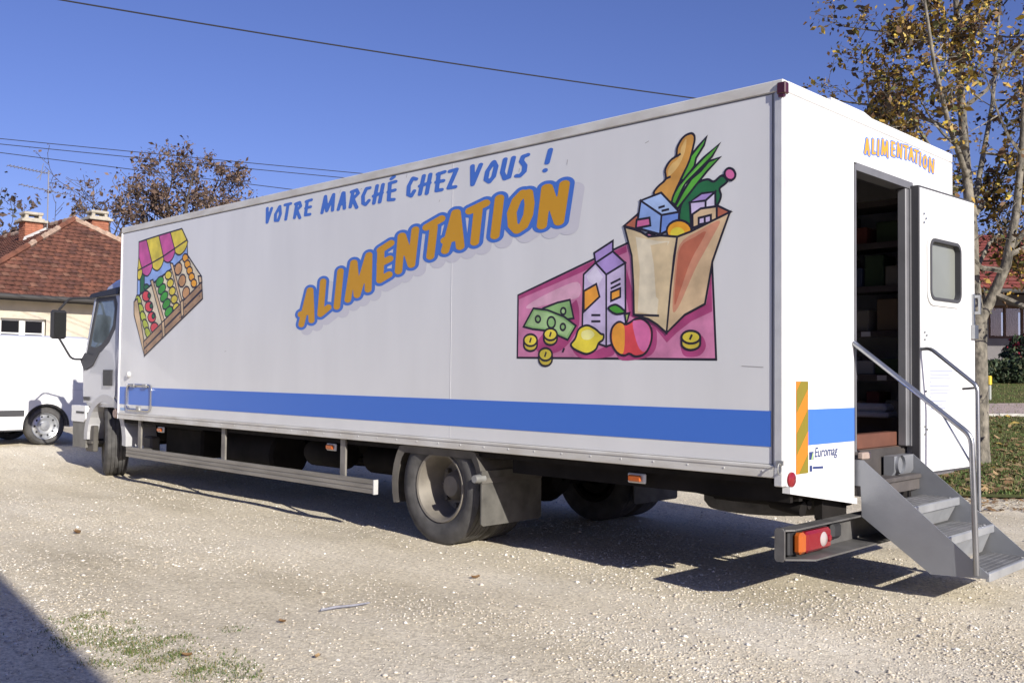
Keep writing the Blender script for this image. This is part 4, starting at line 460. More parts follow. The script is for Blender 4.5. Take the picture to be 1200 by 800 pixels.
# scuffs and rivets
b = MB()
for k in range(34):
    xx = XF + .15 + k * .25; b.lathe([(0, -.004), (.005, -.003), (.006, 0)], (xx, -.008, .78), 6)
part(b, 'rail_rivets', M_alu, side)['kind'] = 'stuff'
b = MB()
for xx, z, w, a in ((-.26, 1.365, .14, -.05), (-2.05, 2.73, .03, 1.4), (-1.6, 2.72, .035, 1.4), (-4.2, 2.85, .03, 1.), (-3.3, 2.86, .03, 1.2), (-3.9, 2.84, .02, 0.4), (-6.1, 1.5, .03, .2), (-2.9, 2.62, .02, 1.), (-.95, 2.76, .03, .3)):
    ca, sa = math.cos(a), math.sin(a); h = .004
    b.add([(xx, -.001, z), (xx + w * ca, -.001, z + w * sa), (xx + w * ca - h * sa, -.001, z + w * sa + h * ca), (xx - h * sa, -.001, z + h * ca)], [(0, 1, 2, 3)])
part(b, 'paint_scuffs', mat('scuff', (.38, .36, .34), .7), side)['kind'] = 'stuff'

# ---- printed lettering and pictures -------------------------------------------------
def letter_mesh(b, strokes, r, fx, step, plane, off, mi, dx=0., dz=0.):
    segs = []
    for s in strokes:
        q = [((p[0] + dx) * fx, p[1] + dz) for p in s]
        segs += [(q[i], q[i + 1]) for i in range(len(q) - 1)]
    A = np.array([s[0] for s in segs]); B = np.array([s[1] for s in segs])
    lo = np.minimum(A, B).min(0) - r - step; hi = np.maximum(A, B).max(0) + r + step
    ux = np.arange(lo[0], hi[0] + step, step); uz = np.arange(lo[1], hi[1] + step, step)
    U, Z = np.meshgrid(ux, uz, indexing='ij'); D = np.full(U.shape, 9.)
    for a, c in zip(A, B):
        d = c - a; t = np.clip(((U - a[0]) * d[0] + (Z - a[1]) * d[1]) / max(d @ d, 1e-12), 0, 1)
        D = np.minimum(D, np.hypot(U - a[0] - t * d[0], Z - a[1] - t * d[1]))
    D -= r
    def P(u, z): return (u / fx, off, z) if plane == 'y' else (off, u / fx, z)
    ins = D < 0
    for i in range(len(ux) - 1):
        run = None
        for j in range(len(uz) - 1):
            c4 = ((i, j), (i + 1, j), (i + 1, j + 1), (i, j + 1)); k = sum(ins[c] for c in c4)
            if k == 4:
                if run is None: run = j
                continue
            if run is not None:
                b.add([P(ux[i], uz[run]), P(ux[i + 1], uz[run]), P(ux[i + 1], uz[j]), P(ux[i], uz[j])], [(0, 1, 2, 3)], mi); run = None
            if k == 0: continue
            poly = []
            for e in range(4):
                p, q = c4[e], c4[(e + 1) % 4]; dp_, dq = D[p], D[q]
                if dp_ < 0: poly.append((ux[p[0]], uz[p[1]]))
                if (dp_ < 0) != (dq < 0):
                    t = dp_ / (dp_ - dq); poly.append((ux[p[0]] + t * (ux[q[0]] - ux[p[0]]), uz[p[1]] + t * (uz[q[1]] - uz[p[1]])))
            if len(poly) > 2: b.add([P(*q) for q in poly], [tuple(range(len(poly)))], mi)
        if run is not None:
            j = len(uz) - 1; b.add([P(ux[i], uz[run]), P(ux[i + 1], uz[run]), P(ux[i + 1], uz[j]), P(ux[i], uz[j])], [(0, 1, 2, 3)], mi)
M_let = mat('print_ochre', (.60, .30, .012), .45); M_shade = mat('print_pale_grey', (.60, .59, .63), .45)
M_letblue = mat('print_royal_blue', (.06, .17, .58), .45)
VOT = [[[(p[0], p[1] - .032) for p in q] for q in s] for s in VOT]; ALI = [[[(p[0], p[1] - .012) for p in q] for q in s] for s in ALI]   # keep clear of the top joint
for i, s in enumerate(ALI):
    b = MB(); e = i * .00005
    letter_mesh(b, s, .050, .55, .0075, 'y', -.0006 - e, 2, .085, -.048)
    letter_mesh(b, s, .050, .55, .0060, 'y', -.0014 - e, 1)
    letter_mesh(b, s, .0268, .55, .0050, 'y', -.0022 - e, 0)
    part(b, 'letter', [M_let, M_letblue, M_shade], side)
for s in VOT:
    b = MB(); letter_mesh(b, s, .0128, .50, .0040, 'y', -.0015, 0); part(b, 'letter', M_letblue, side)
part(MB().box((-2.752, -.0012, .83), (-2.746, .001, 2.895)), 'panel_seam', mat('faint_seam', (.60, .60, .61), .5), side)
for i, s in enumerate(REARTXT):
    b = MB(); e = i * .00005
    letter_mesh(b, s, .0145, .55, .0040, 'x', .0008 + e, 1); letter_mesh(b, s, .0076, .55, .0030, 'x', .0018 + e, 0)
    part(b, 'letter', [mat('print_orange', (.60, .31, .03), .45), M_letblue], over)
INK = dict(pink=(.62, .22, .38), magenta=(.42, .06, .19), rose=(.72, .40, .52), lilac=(.62, .52, .74), purple=(.40, .28, .60), lilac2=(.74, .68, .82), orange=(.85, .36, .04), ink=(.016, .012, .022),
  green1=(.26, .46, .17), green2=(.38, .58, .26), gold=(.76, .62, .06), gold2=(.58, .46, .05), lemon=(.80, .66, .05), lemon2=(.86, .82, .30), red=(.72, .07, .08), hotpink=(.72, .17, .38), leaf=(.07, .32, .03), leaf2=(.36, .48, .14),
  rust=(.50, .15, .08), rustlight=(.60, .27, .16), bottle=(.02, .15, .05), leaf3=(.10, .40, .04), leaf4=(.22, .58, .10), bread=(.66, .33, .07), bread2=(.80, .52, .18), sky1=(.28, .42, .78), sky2=(.40, .54, .82), sky3=(.18, .30, .72),
  tan=(.66, .48, .28), amber=(.85, .38, .02), kraft=(.68, .54, .32), kraft2=(.74, .66, .48), plum=(.58, .10, .32), lime=(.48, .56, .06), pepper=(.05, .33, .03), nut=(.55, .29, .12), wood=(.40, .25, .14))
inkm = {k: mat('ink_' + k, c, .45, var=.28 if k != 'ink' else 0, scale=6) for k, c in INK.items()}
def picture(name, layers, lw, label):
    b = MB(); names = list(INK); y = -.0008; dy = .00003
    for c, pts, mode in layers:
        pts = [Vector((p[0], p[1])) for p in pts]
        if mode >= 0:
            y -= dy; b.add([(p.x, y, p.y) for p in pts], [tuple(range(len(pts)))], names.index(c))
        if mode != 0:
            y -= dy; n = len(pts); cl = mode > 0; L = []; Rr = []
            for i in range(n):
                a = pts[(i - 1) % n] if cl or i > 0 else None; c_ = pts[(i + 1) % n] if cl or i < n - 1 else None
                d1 = (pts[i] - a).normalized() if a is not None and (pts[i] - a).length > 1e-6 else None
                d2 = (c_ - pts[i]).normalized() if c_ is not None and (c_ - pts[i]).length > 1e-6 else None
                d1 = d1 or d2; d2 = d2 or d1
                n1 = Vector((-d1.y, d1.x)); n2 = Vector((-d2.y, d2.x)); mm = n1 + n2
                mm = mm.normalized() if mm.length > 1e-4 else n1
                k = min(1 / max(mm.dot(n1), .3), 2.2) * lw
                L.append(pts[i] + mm * k); Rr.append(pts[i] - mm * k)
            v = [(p.x, y, p.y) for p in L + Rr]
            b.add(v, [(i, (i + 1) % n, n + (i + 1) % n, n + i) for i in range(n if cl else n - 1)], names.index('ink'))
    return part(b, name, [inkm[k] for k in names], side, label=label)
picture('printed_picture', GROC, .0072, 'printed picture of a grocery bag, milk carton, fruit and money')
picture('printed_picture', STALL, .0085, 'printed picture of a striped market stall with fruit crates')
# hazard plate, maker's logo
haz = part(MB().box((.0005, .146, .760), (.004, .283, 1.283)), 'hazard_plate', mat('hazard_orange', (.75, .19, .015), .4), rear)
b = MB()
for z in (.79, 1.03, 1.27):
    p = [(.146, z - .17), (.283, z - .03), (.283, z + .10), (.146, z - .04)]
    q = [(y, min(max(zz, .760), 1.283)) for y, zz in p]
    if z > 1.2: q = [(.146, 1.10), (.283, 1.24), (.283, 1.283), (.196, 1.283), (.146, 1.23)]
    if z < .8: q = [(.17, .760), (.283, .875), (.283, .760)]
    b.add([(.0046, y, zz) for y, zz in q], [tuple(range(len(q)))])
part(b, 'hazard_stripes', mat('hazard_olive', (.22, .175, .015), .4), rear)
b = MB().add([(.002, y, z) for y, z in ((.300, .832), (.352, .832), (.352, .878), (.300, .878))], [(0, 1, 2, 3)], 0).add([(.0026, y, z) for y, z in ((.322, .832), (.340, .832), (.352, .866), (.340, .872))], [(0, 1, 2, 3)], 1)
part(b, 'logo_mark', [mat('logo_navy', (.03, .05, .16), .5), mat('logo_green', (.35, .5, .2), .5)], rear)
def text_part(txt, size, y0, z0, m, parent, shear=.25, off=.0):
    cu_ = bpy.data.curves.new('lettering', 'FONT'); cu_.body = txt; cu_.size = size; cu_.shear = shear; cu_.offset = off
    t = bpy.data.objects.new('lettering', cu_); me = bpy.data.meshes.new_from_object(t)
    bpy.data.objects.remove(t)
    for v in me.vertices: v.co = (.002, y0 + v.co.x * 1.0, z0 + v.co.y)
    me.materials.clear(); me.materials.append(m); o = bpy.data.objects.new('lettering', me); col.objects.link(o); adopt(o, parent); return o
text_part('Euromag', .080, .360, .845, mat('logo_navy', (0, 0, 0)), rear, .22, .0008)
b = MB().add([(.002, y, z) for y, z in ((.305, .765), (.335, .765), (.335, .80), (.305, .80))], [(0, 1, 2, 3)], 0).add([(.002, y, z) for y, z in ((.345, .778), (.47, .774), (.47, .788), (.345, .792))], [(0, 1, 2, 3)], 0).add([(.002, y, z) for y, z in ((.30, .745), (.49, .738), (.49, .756), (.30, .762))], [(0, 1, 2, 3)], 1)
part(b, 'small_sticker', [mat('logo_navy', (0, 0, 0)), mat('sticker_pale', (.5, .68, .85), .5)], rear)
# lamps and hooks on the rear corner
b = MB(); b.lathe([(0, .018), (.03, .016), (.042, .008), (.044, 0)], (.003, .088, .735), 20, 'x'); part(b, 'reflector', M_red, rear, True, 'round red reflector')
b = MB().box((-.03, -.022, 2.885), (.026, .022, 2.952), bev=.006).box((-.02, -.018, 2.868), (.012, .0, 2.884)); part(b, 'marker_lamp', mat('dark_red_lamp', (.06, .008, .012), .25, coat=.5), rear)
for z in (.80,):
    b = MB(); lp = [(-.005, -.028 + .018 * math.cos(a), z + .03 * math.sin(a)) for a in np.linspace(0, 2 * math.pi, 13)]; b.tube(lp, .005, 5, cap=False); b.box((-.03, -.018, z + .02), (.01, -.01, z + .045))
    part(b, 'tie_hook', M_galv, truck)
# ---- wheels -----------------------------------------------------------------------
def wheel(name, c, r, w, rr, dish, steer=0., n=48, outer=-1, hub=True):
    """outer=-1: outer face looks to -y. parts built round the origin, then placed"""
    h = w / 2; o = outer
    tp = [(rr, o * h * .72), (rr + .02, o * h * .86), ((r + rr) / 2, o * h * 1.02), (r - .05, o * h * .98), (r - .012, o * h * .86)]
    g = 4
    for k in range(g + 1):
        t0 = -.80 + k * 1.6 / (g + 1) + .02; t1 = t0 + 1.6 / (g + 1) - .06
        tp += [(r, -o * h * t0 * 1.0), (r, -o * h * t1)] if False else [(r, o * h * -t0), (r, o * h * -t1)]
        if k < g: tp += [(r - .014, o * h * (-t1 - .005)), (r - .014, o * h * (-t1 - .05))]
    tp += [(r - .012, -o * h * .86), (r - .05, -o * h * .98), ((r + rr) / 2, -o * h * 1.02), (rr + .02, -o * h * .86), (rr, -o * h * .72)]
    b = MB(); b.lathe(tp, (0, 0, 0), n)
    tyre = part(b, 'wheel', M_tyre, truck, True, angle=30)
    b = MB()
    b.lathe([(rr + .012, o * h * .80), (rr + .004, o * h * .90), (rr - .012, o * h * .86), (rr - .03, o * h * .60), (rr - .045, o * (h * .6 - dish * .6)), (rr * .72, o * (h * .6 - dish)), (rr * .45, o * (h * .6 - dish * 1.02)), (rr * .42, o * (h * .6 - dish * .7)), (rr * .30, o * (h * .6 - dish * .45)), (.0, o * (h * .6 - dish * .4))], (0, 0, 0), n)
    b.lathe([(rr + .012, -o * h * .80), (rr - .02, -o * h * .8), (rr - .04, o * (h * .6 - dish) * .9)], (0, 0, 0), n)
    rim = part(b, 'rim', M_rim if o < 0 and c[1] < .4 else M_chass, tyre, True, angle=35)
    b = MB()
    for k in range(8):
        a = 2 * math.pi * k / 8; b.lathe([(.018, o * (h * .6 - dish)), (.018, o * (h * .6 - dish + .04)), (0, o * (h * .6 - dish + .04))], (rr * .58 * math.cos(a), 0, rr * .58 * math.sin(a)), 6)
    part(b, 'wheel_nuts', M_dirt, tyre)['kind'] = 'stuff'
    tyre.matrix_parent_inverse = Matrix.Identity(4)
    tyre.location = Vector(c) - truck.location; tyre.rotation_euler = (0, random.uniform(0, 6), 0)
    if steer: tyre.rotation_mode = 'ZYX'; tyre.rotation_mode = 'XYZ'; tyre.rotation_euler = (0, 0, steer)
    return tyre
RZ = .437
for y, o in ((.18, -1), (.49, -1), (2.01, 1), (2.32, 1)): wheel('w', (-2.93, y, RZ), .437, .27, .262, .17, outer=o)
fz = float(ground_h(-9.2, .3)) + .43
wheel('w', (-9.2, .27, fz), .43, .27, .262, .02, steer=R(-20)); wheel('w', (-9.2, 2.23, fz), .43, .27, .262, .02, steer=R(-20), outer=1)
# rear mudguards and flaps
for y0, y1 in ((.02, .66), (1.84, 2.48)):
    b = MB(); v = []; n = 22
    for i in range(n + 1):
        a = R(8 + (198 - 8) * i / n); rr = .525
        zz = min(RZ + rr * math.sin(a), .738); xx = -2.93 + rr * math.cos(a)
        v += [(xx, y0, zz), (xx, y1, zz), (xx * 1.0 + .0, y0, zz - .0)]
    f = [(i * 3, i * 3 + 1, i * 3 + 4, i * 3 + 3) for i in range(n)]
    b.add(v, f)
    # outer lip
    v = []
    for i in range(n + 1):
        a = R(8 + 190 * i / n); zz = min(RZ + .525 * math.sin(a), .738); z2 = min(RZ + .465 * math.sin(a), .68); yy = y0 if y0 < 1 else y1
        v += [(-2.93 + .525 * math.cos(a), yy, zz), (-2.93 + .465 * math.cos(a), yy + (.012 if y0 < 1 else -.012), z2)]
    b.add(v, [(i * 2, i * 2 + 1, i * 2 + 3, i * 2 + 2) for i in range(n)])
    part(b, 'mudguard', M_dirt)
    part(MB().prism([(y0, .60), (y1, .60), (y1, .215), (y1 - .02, .20), (y0 + .02, .20), (y0, .215)], -2.43, -2.418, 'x'), 'mud_flap', mat('mud_flap_rubber', (.10, .095, .085), .8, var=.4, scale=7))
b = MB(); b.lathe([(0, -.035), (.028, -.035), (.032, 0), (.032, .06)], (-2.44, -.0, .545), 12); part(b, 'mudguard_stay', M_galv, smooth=True)
# chassis
b = MB()
for y in (.83, 1.60): b.box((-9.5, y, .52), (-.02, y + .07, .735), bev=.008)
for xx in (-8.6, -7.2, -5.8, -4.4, -3.6, -2.2, -1.2, -.3): b.box((xx, .901, .56), (xx + .09, 1.599, .70))
part(b, 'chassis_frame', M_chass)
b = MB()
for k in range(16): b.box((XF + .3 + k * .52, .06, .738), (XF + .36 + k * .52, 2.44, .799))
b.box((XF + .05, .055, .70), (-.1, .10, .799)); b.box((XF + .05, 2.40, .70), (-.1, 2.445, .799))
part(b, 'floor_beams', M_chass)
b = MB(); b.prism([(-.85, .70), (-.02, .71), (-.02, .60), (-.45, .56), (-.85, .60)], .22, .26).box((-2.2, .12, .60), (-.02, .15, .73)); part(b, 'rear_skirt_beam', M_chass)
# axles, springs, prop shaft
b = MB(); b.tube([(-2.93, .6, RZ), (-2.93, 1.9, RZ)], .085, 12); b.lathe([(.02, -.22), (.12, -.2), (.2, -.08), (.21, 0), (.2, .08), (.12, .2), (.02, .22)], (-2.93, 1.25, RZ), 16, 'x')
b.tube([(-9.0, .4, fz), (-9.0, 2.1, fz)], .06, 8); b.tube([(-8.2, 1.25, .55), (-2.93, 1.25, RZ)], .05, 10)
for y in (.72, 1.78):
    for xc, zc in ((-2.93, .52), (-9.0, .50)):
        pts = [(xc - .75 + 1.5 * i / 8, y, zc + .13 * ((i / 4 - 1) ** 2)) for i in range(9)]
        for k in range(3): b.tube([(q[0] * 1, q[1], q[2] - k * .02) for q in pts[k:9 - k]], .028, 4)
part(b, 'axle_assembly', M_chass)
# tanks and boxes below the floor
part(MB().box((-7.9, .28, .36), (-7.05, .78, .68), bev=.03).box((-7.95, .26, .66), (-7.0, .80, .70)), 'battery_box', M_chass)
b = MB(); b.lathe([(0, -.5), (.2, -.5), (.23, -.47), (.23, .47), (.2, .5), (0, .5)], (-6.2, .52, .48), 20, 'x'); part(b, 'fuel_tank', M_chass, smooth=True)
b = MB(); b.lathe([(0, -.32), (.1, -.31), (.13, -.25), (.13, .25), (.1, .31), (0, .32)], (-4.9, .45, .55), 16, 'x'); b.lathe([(0, -.32), (.1, -.31), (.13, -.25), (.13, .25), (.1, .31), (0, .32)], (-4.2, .62, .52), 16, 'x'); part(b, 'air_tank', M_chass, smooth=True)
part(MB().box((-8.25, .18, .30), (-8.05, .30, .55), bev=.02).box((-8.12, .10, .30), (-8.0, .2, .42), bev=.02), 'valve_block', M_dirt)
b = MB(); b.lathe([(0, -.1), (.40, -.1), (.43, -.06), (.43, .06), (.40, .1), (0, .1)], (-.64, .98, .535), 28, 'z'); part(b, 'spare_wheel', M_tyre, smooth=True)
b = MB(); b.tube([(-5.6, 1.0, .42), (-3.7, 1.05, .45), (-3.5, 1.9, .42)], .05, 8); part(b, 'exhaust_pipe', M_chass, smooth=True)
b = MB(); b.tube([(-.30, .42, .56), (-.10, .42, .53)], .045, 10).tube([(-.75, .5, .55), (-.1, .5, .55)], .03, 8); part(b, 'tow_tube', M_chass, smooth=True)
# side guard
for yy, sg in ((-.01, 1), (2.47, -1)):
    b = MB()
    for z0, z1 in ((.322, .356), (.362, .394), (.400, .433)): b.box((-8.27, yy, z0), (-3.662, yy + .04, z1), bev=.003)
    b.box((-8.269, yy + .006, .330), (-3.664, yy + .036, .428))
    part(b, 'side_guard', mat('guard_alu', (.29, .27, .235), .5, .3, var=.25, scale=5, stretch=(.5, 1, 4)))
    for xx in (-8.02, -6.15, -4.14): part(MB().box((xx - .035, yy + .041 * (1 if sg > 0 else 0) - (.04 if sg < 0 else 0), .34), (xx + .035, yy + (.06 if sg > 0 else 0), .74)), 'guard_bracket', mat('guard_bracket_metal', (.24, .225, .2), .6, .3, var=.3, scale=6))
    part(MB().box((-3.66, yy - .002, .318), (-3.648, yy + .042, .437)), 'guard_end_cap', M_alu)
for xx in (-7.56, -4.35, -1.05):
    lamp = part(MB().box((xx - .07, .058, .628), (xx + .07, .075, .69), bev=.006), 'side_lamp', M_alu); part(MB().box((xx - .055, .036, .638), (xx + .045, .0575, .68), bev=.008), 'lens', M_amber, lamp)
# rear under-run bumper
b = MB(); b.prism([(-.06, .03), (.0, .03), (.12, .15), (.12, 2.35), (.0, 2.47), (-.06, 2.47)], .292, .302, 'z'); b.box((-.06, .03, .303), (-.048, 2.47, .451)); b.prism([(-.06, .03), (.0, .03), (.03, .08), (.03, 2.42), (.0, 2.47), (-.06, 2.47)], .452, .462, 'z')
M_bump = mat('bumper_steel', (.15, .145, .14), .55, .4, var=.3, scale=7)
bump = part(b, 'rear_bumper', M_bump)
part(MB().prism([(-.06, .30), (-.05, .285), (-.012, .285), (.0, .30), (.0, .452), (-.012, .468), (-.05, .468), (-.06, .452)], .016, .029, 'y'), 'bumper_end', M_bump, bump)
for y in (.57, 1.60):
    part(MB().box((-.10, y, .40), (-.061, y + .33, .735)).box((-.10, y - .012, .463), (-.05, y, .68)), 'bumper_bracket', M_chass, bump)
def tail_lamp(y0, sg):
    l = lambda a, b_: (y0 + sg * a, y0 + sg * b_)
    lamp = part(MB().box((-.047, l(0, .45)[0], .308), (.0, l(0, .45)[1], .448), bev=.01), 'tail_lamp', M_black)
    for a, c, m, n in ((.035, .105, M_amber, 'amber_lens'), (.105, .40, M_red, 'red_lens')):
        ys = l(a, c); b = MB().box((.0005, ys[0], .320), (.055, ys[1], .440), bev=.016); part(b, n, m, lamp)
    b = MB(); b.lathe([(0, .012), (.03, .009), (.042, 0)], (.0552, y0 + sg * .30, .381), 20, 'x'); part(b, 'reverse_lens', M_clear, lamp, True)
    b = MB(); b.lathe([(0, .014), (.018, .009), (.022, 0)], (.0555, y0 + sg * .365, .381), 16, 'x'); part(b, 'rear_reflector', M_red, lamp, True)
tail_lamp(.07, 1); tail_lamp(2.43, -1)
b = MB().box((-.047, .60, .34), (.0, .72, .44), bev=.02); part(b, 'lamp_socket', M_black, bump)
# ---- entry stairs
st = MB()
strL = [(-.02, .80), (.045, .80), (.775, .205), (.765, .185), (.45, .165), (.035, .455), (.028, .64), (-.02, .64)]
st.prism(strL, .905, .911, 'y')
stairs = part(st, 'entry_stairs', M_stair, label='grey sheet-metal entry steps hanging below the rear door')
part(MB().prism(strL, 1.66, 1.666, 'y'), 'stringer', M_stair, stairs)
for xn, zt in ((.335, .535), (.545, .385), (.765, .212)):
    b = MB().box((xn - .235, .912, zt - .012), (xn - .012, 1.659, zt), 1).box((xn - .012, .912, zt - .045), (xn + .012, 1.659, zt + .006), bev=.004)
    for k in range(5): b.box((xn - .20 + k * .038, .94, zt + .0005), (xn - .19 + k * .038, 1.63, zt + .004), 1)
    part(b, 'tread', [M_tread, mat('dark_tread_plate', (.17, .17, .175), .6, .3, var=.3, scale=9)], stairs)  # plate tops get a darker tone than the nosings
    for yy in (.960, 1.60): b = MB(); b.lathe([(0, .006), (.008, .005), (.010, 0)], (xn - .03, yy, zt + .0005), 8, 'z'); part(b, 'tread_bolt', M_galv, stairs)
for xn, z0, z1 in ((.335, .39, .49), (.545, .215, .34)):
    b = MB().add([(xn - .01, .95, z1), (xn - .01, 1.655, z1), (xn - .05, 1.62, z0), (xn - .05, .98, z0), (xn - .012, .95, z1), (xn - .06, .95, z0)], [(0, 1, 2, 3), (0, 3, 5)]); part(b, 'riser', M_tread, stairs)
b = MB().box((-.03, .912, .645), (.105, 1.655, .675), bev=.006).box((-.03, .912, .575), (.09, 1.655, .644)); part(b, 'top_step', mat('worn_step', (.085, .075, .07), .7, var=.3, scale=7), stairs)
b = MB(); b.prism([(-.02, .80), (.05, .80), (.05, .70), (0.02, .66), (-.02, .66)], 1.35, 1.655, 'y'); b.lathe([(0, -.01), (.05, -.01), (.06, 0), (.06, .02)], (.05, 1.42, .745), 16, 'x'); part(b, 'stair_hinge', M_stair, stairs, True)
part(MB().box((.003, .915, .802), (.04, 1.03, .845), bev=.006), 'hinge_block', mat('pale_bare_metal', (.40, .31, .26), .5, var=.2, scale=8), stairs)
def bend(pts, r=.05, n=5):
    o = [Vector(pts[0])]
    for i in range(1, len(pts) - 1):
        p = Vector(pts[i]); a = (Vector(pts[i - 1]) - p); c = (Vector(pts[i + 1]) - p); k = min(r, a.length / 2, c.length / 2); a.normalize(); c.normalize()
        for j in range(n + 1):
            t = j / n; o.append((p + a * k) * (1 - t) ** 2 + p * 2 * t * (1 - t) + (p + c * k) * t * t)
    return o + [Vector(pts[-1])]
b = MB().tube(bend([(.004, .862, 1.525), (.03, .870, 1.50), (.69, .885, .985), (.712, .892, .20)], .05), .0165, 10); rail = part(b, 'handrail', M_steel, smooth=True, label='polished tubular handrail on the near side of the steps')
part(MB().tube([(.52, .882, 1.115), (.685, .888, .83)], .006, 6), 'rail_stay', M_steel, rail)
b = MB().tube(bend([(.075, 1.74, 1.505), (.14, 1.72, 1.508), (.44, 1.715, 1.26), (.452, 1.70, .46)], .035), .0135, 10); rail = part(b, 'handrail', M_steel, smooth=True, label='shorter tubular handrail on the far side of the steps')
part(MB().tube([(.44, 1.715, 1.25), (.34, 1.74, 1.24)], .009, 6), 'rail_stay', M_steel, rail)
# ---- cab --------------------------------------------------------------------------
b = MB(); levels = [(.86, -9.84, .075), (1.0, -9.875, .06), (1.36, -9.85, .055), (1.55, -9.80, .06), (2.17, -9.52, .10), (2.30, -9.40, .125), (2.36, -9.25, .18), (2.385, -9.0, .30)]
XB = -8.63; n = None; v = []; ring_n = 0
for z, xf, ys in levels:
    y0, y1 = ys, 2.5 - ys; rc = .28 if z < 2.32 else .2; lp = [(XB, y0)]
    for k in range(7): a = R(-90 - 90 * k / 6); lp.append((xf + rc + rc * math.cos(a), y0 + rc + rc * math.sin(a)))
    lp.append((xf - .05, 1.25))
    for k in range(7): a = R(180 - 90 * k / 6); lp.append((xf + rc + rc * math.cos(a), y1 - rc + rc * math.sin(a)))
    lp.append((XB, y1)); ring_n = len(lp)
    zz = [z + (max(0, (p[0] + 9.4)) * .11 if z > 2.2 else 0) for p in lp]
    v += [(p[0], p[1], q) for p, q in zip(lp, zz)]
f = [(i * ring_n + k, i * ring_n + (k + 1) % ring_n, (i + 1) * ring_n + (k + 1) % ring_n, (i + 1) * ring_n + k) for i in range(len(levels) - 1) for k in range(ring_n)]
f += [tuple(range(ring_n))[::-1], tuple((len(levels) - 1) * ring_n + k for k in range(ring_n))]
b.add(v, f); cab = part(b, 'cab', M_cab, smooth=True, angle=35, label='silver-white truck cab')
def side_y(z): return np.interp(z, [l[0] for l in levels], [l[2] for l in levels])
def cab_poly(b, pts, off, mi=0, th=.012):
    n = len(pts); vo = [(x, side_y(z) - off, z) for x, z in pts]; vi = [(x, side_y(z) - off + th, z) for x, z in pts]
    b.add(vo + vi, [tuple(range(n))] + [(i, (i + 1) % n, n + (i + 1) % n, n + i) for i in range(n)], mi); return b
def cab_ring(b, o, i_, off, th, mi=0):
    n = len(o); v = [(x, side_y(z) - off, z) for x, z in o + i_] + [(x, side_y(z) - off + th, z) for x, z in o + i_]
    f = []
    for k in range(n):
        j = (k + 1) % n; f += [(k, j, n + j, n + k), (2 * n + k, 2 * n + j, j, k), (n + k, n + j, 3 * n + j, 3 * n + k)]
    return b.add(v, f, mi)
win = [(-9.50, 1.60), (-9.36, 2.15), (-8.92, 2.15), (-8.86, 2.05), (-8.87, 1.85), (-8.98, 1.72), (-9.15, 1.62), (-9.30, 1.58)]
big = [(-9.58, 1.50), (-9.42, 2.20), (-8.86, 2.20), (-8.78, 2.10), (-8.78, 1.80), (-8.92, 1.64), (-9.12, 1.53), (-9.35, 1.48)]
drt = [(-9.66, 1.34), (-9.47, 2.235), (-8.80, 2.235), (-8.72, 2.15), (-8.72, 1.0), (-8.86, .90), (-9.45, .90), (-9.66, .90)]
b = MB(); cab_ring(b, drt, big, .018, .02); cdoor = part(b, 'cab_door', M_cab, smooth=True, angle=30)
b = MB(); cab_ring(b, big, win, .014, .02); b2 = cab_poly(b, [(-9.72, 1.42), (-9.60, 1.52), (-9.35, 1.485), (-9.15, 1.535), (-9.35, 1.36), (-9.60, 1.30)], .028, 0, .01); part(b, 'window_surround', M_seal, cdoor)
b = MB(); cab_poly(b, win, .004, 0, .003); part(b, 'window_glass', mat('cab_glass', (.16, .20, .22), .04, spec=.9, var=.5, scale=2.5), cdoor)
b = MB(); cab_poly(b, [(-9.60, 2.20), (-9.52, 2.255), (-8.74, 2.30), (-8.74, 2.215)], .05, 0, .06); part(b, 'rain_visor', M_black, cdoor)
b = MB(); cab_poly(b, [(-9.02, 1.12), (-9.02, 1.31), (-8.80, 1.31), (-8.80, 1.12)], .035, 0, .03); part(b, 'door_handle', M_black, cdoor)
b = MB(); cab_poly(b, [(-9.62, .93), (-9.62, .975), (-9.45, .975), (-9.45, .93)], .03, 0, .02); part(b, 'side_marker', M_seal, cdoor)
part(MB().box((XB + .002, .09, .80), (-8.535, .13, 2.25)), 'wind_deflector', mat('cab_side_grey', (.30, .31, .34), .4))
# windscreen, front
b = MB().add([(-9.905, .32, 1.50), (-9.905, 2.18, 1.50), (-9.60, 2.12, 2.17), (-9.60, .38, 2.17)], [(0, 1, 2, 3)]); part(b, 'windscreen', M_glass, cab)
b = MB().box((-9.955, .35, 1.02), (-9.93, 2.15, 1.38), bev=.008); part(b, 'front_grille', M_seal, cab)
for y in (.22, 2.05): part(MB().box((-9.99, y, .56), (-9.95, y + .24, .70), bev=.015), 'headlight', M_clear, cab)
b = MB(); b.tube([(-9.2, .4, 2.42), (-9.2, .4, 2.47)], .05, 10); part(b, 'roof_beacon', M_black, cab)
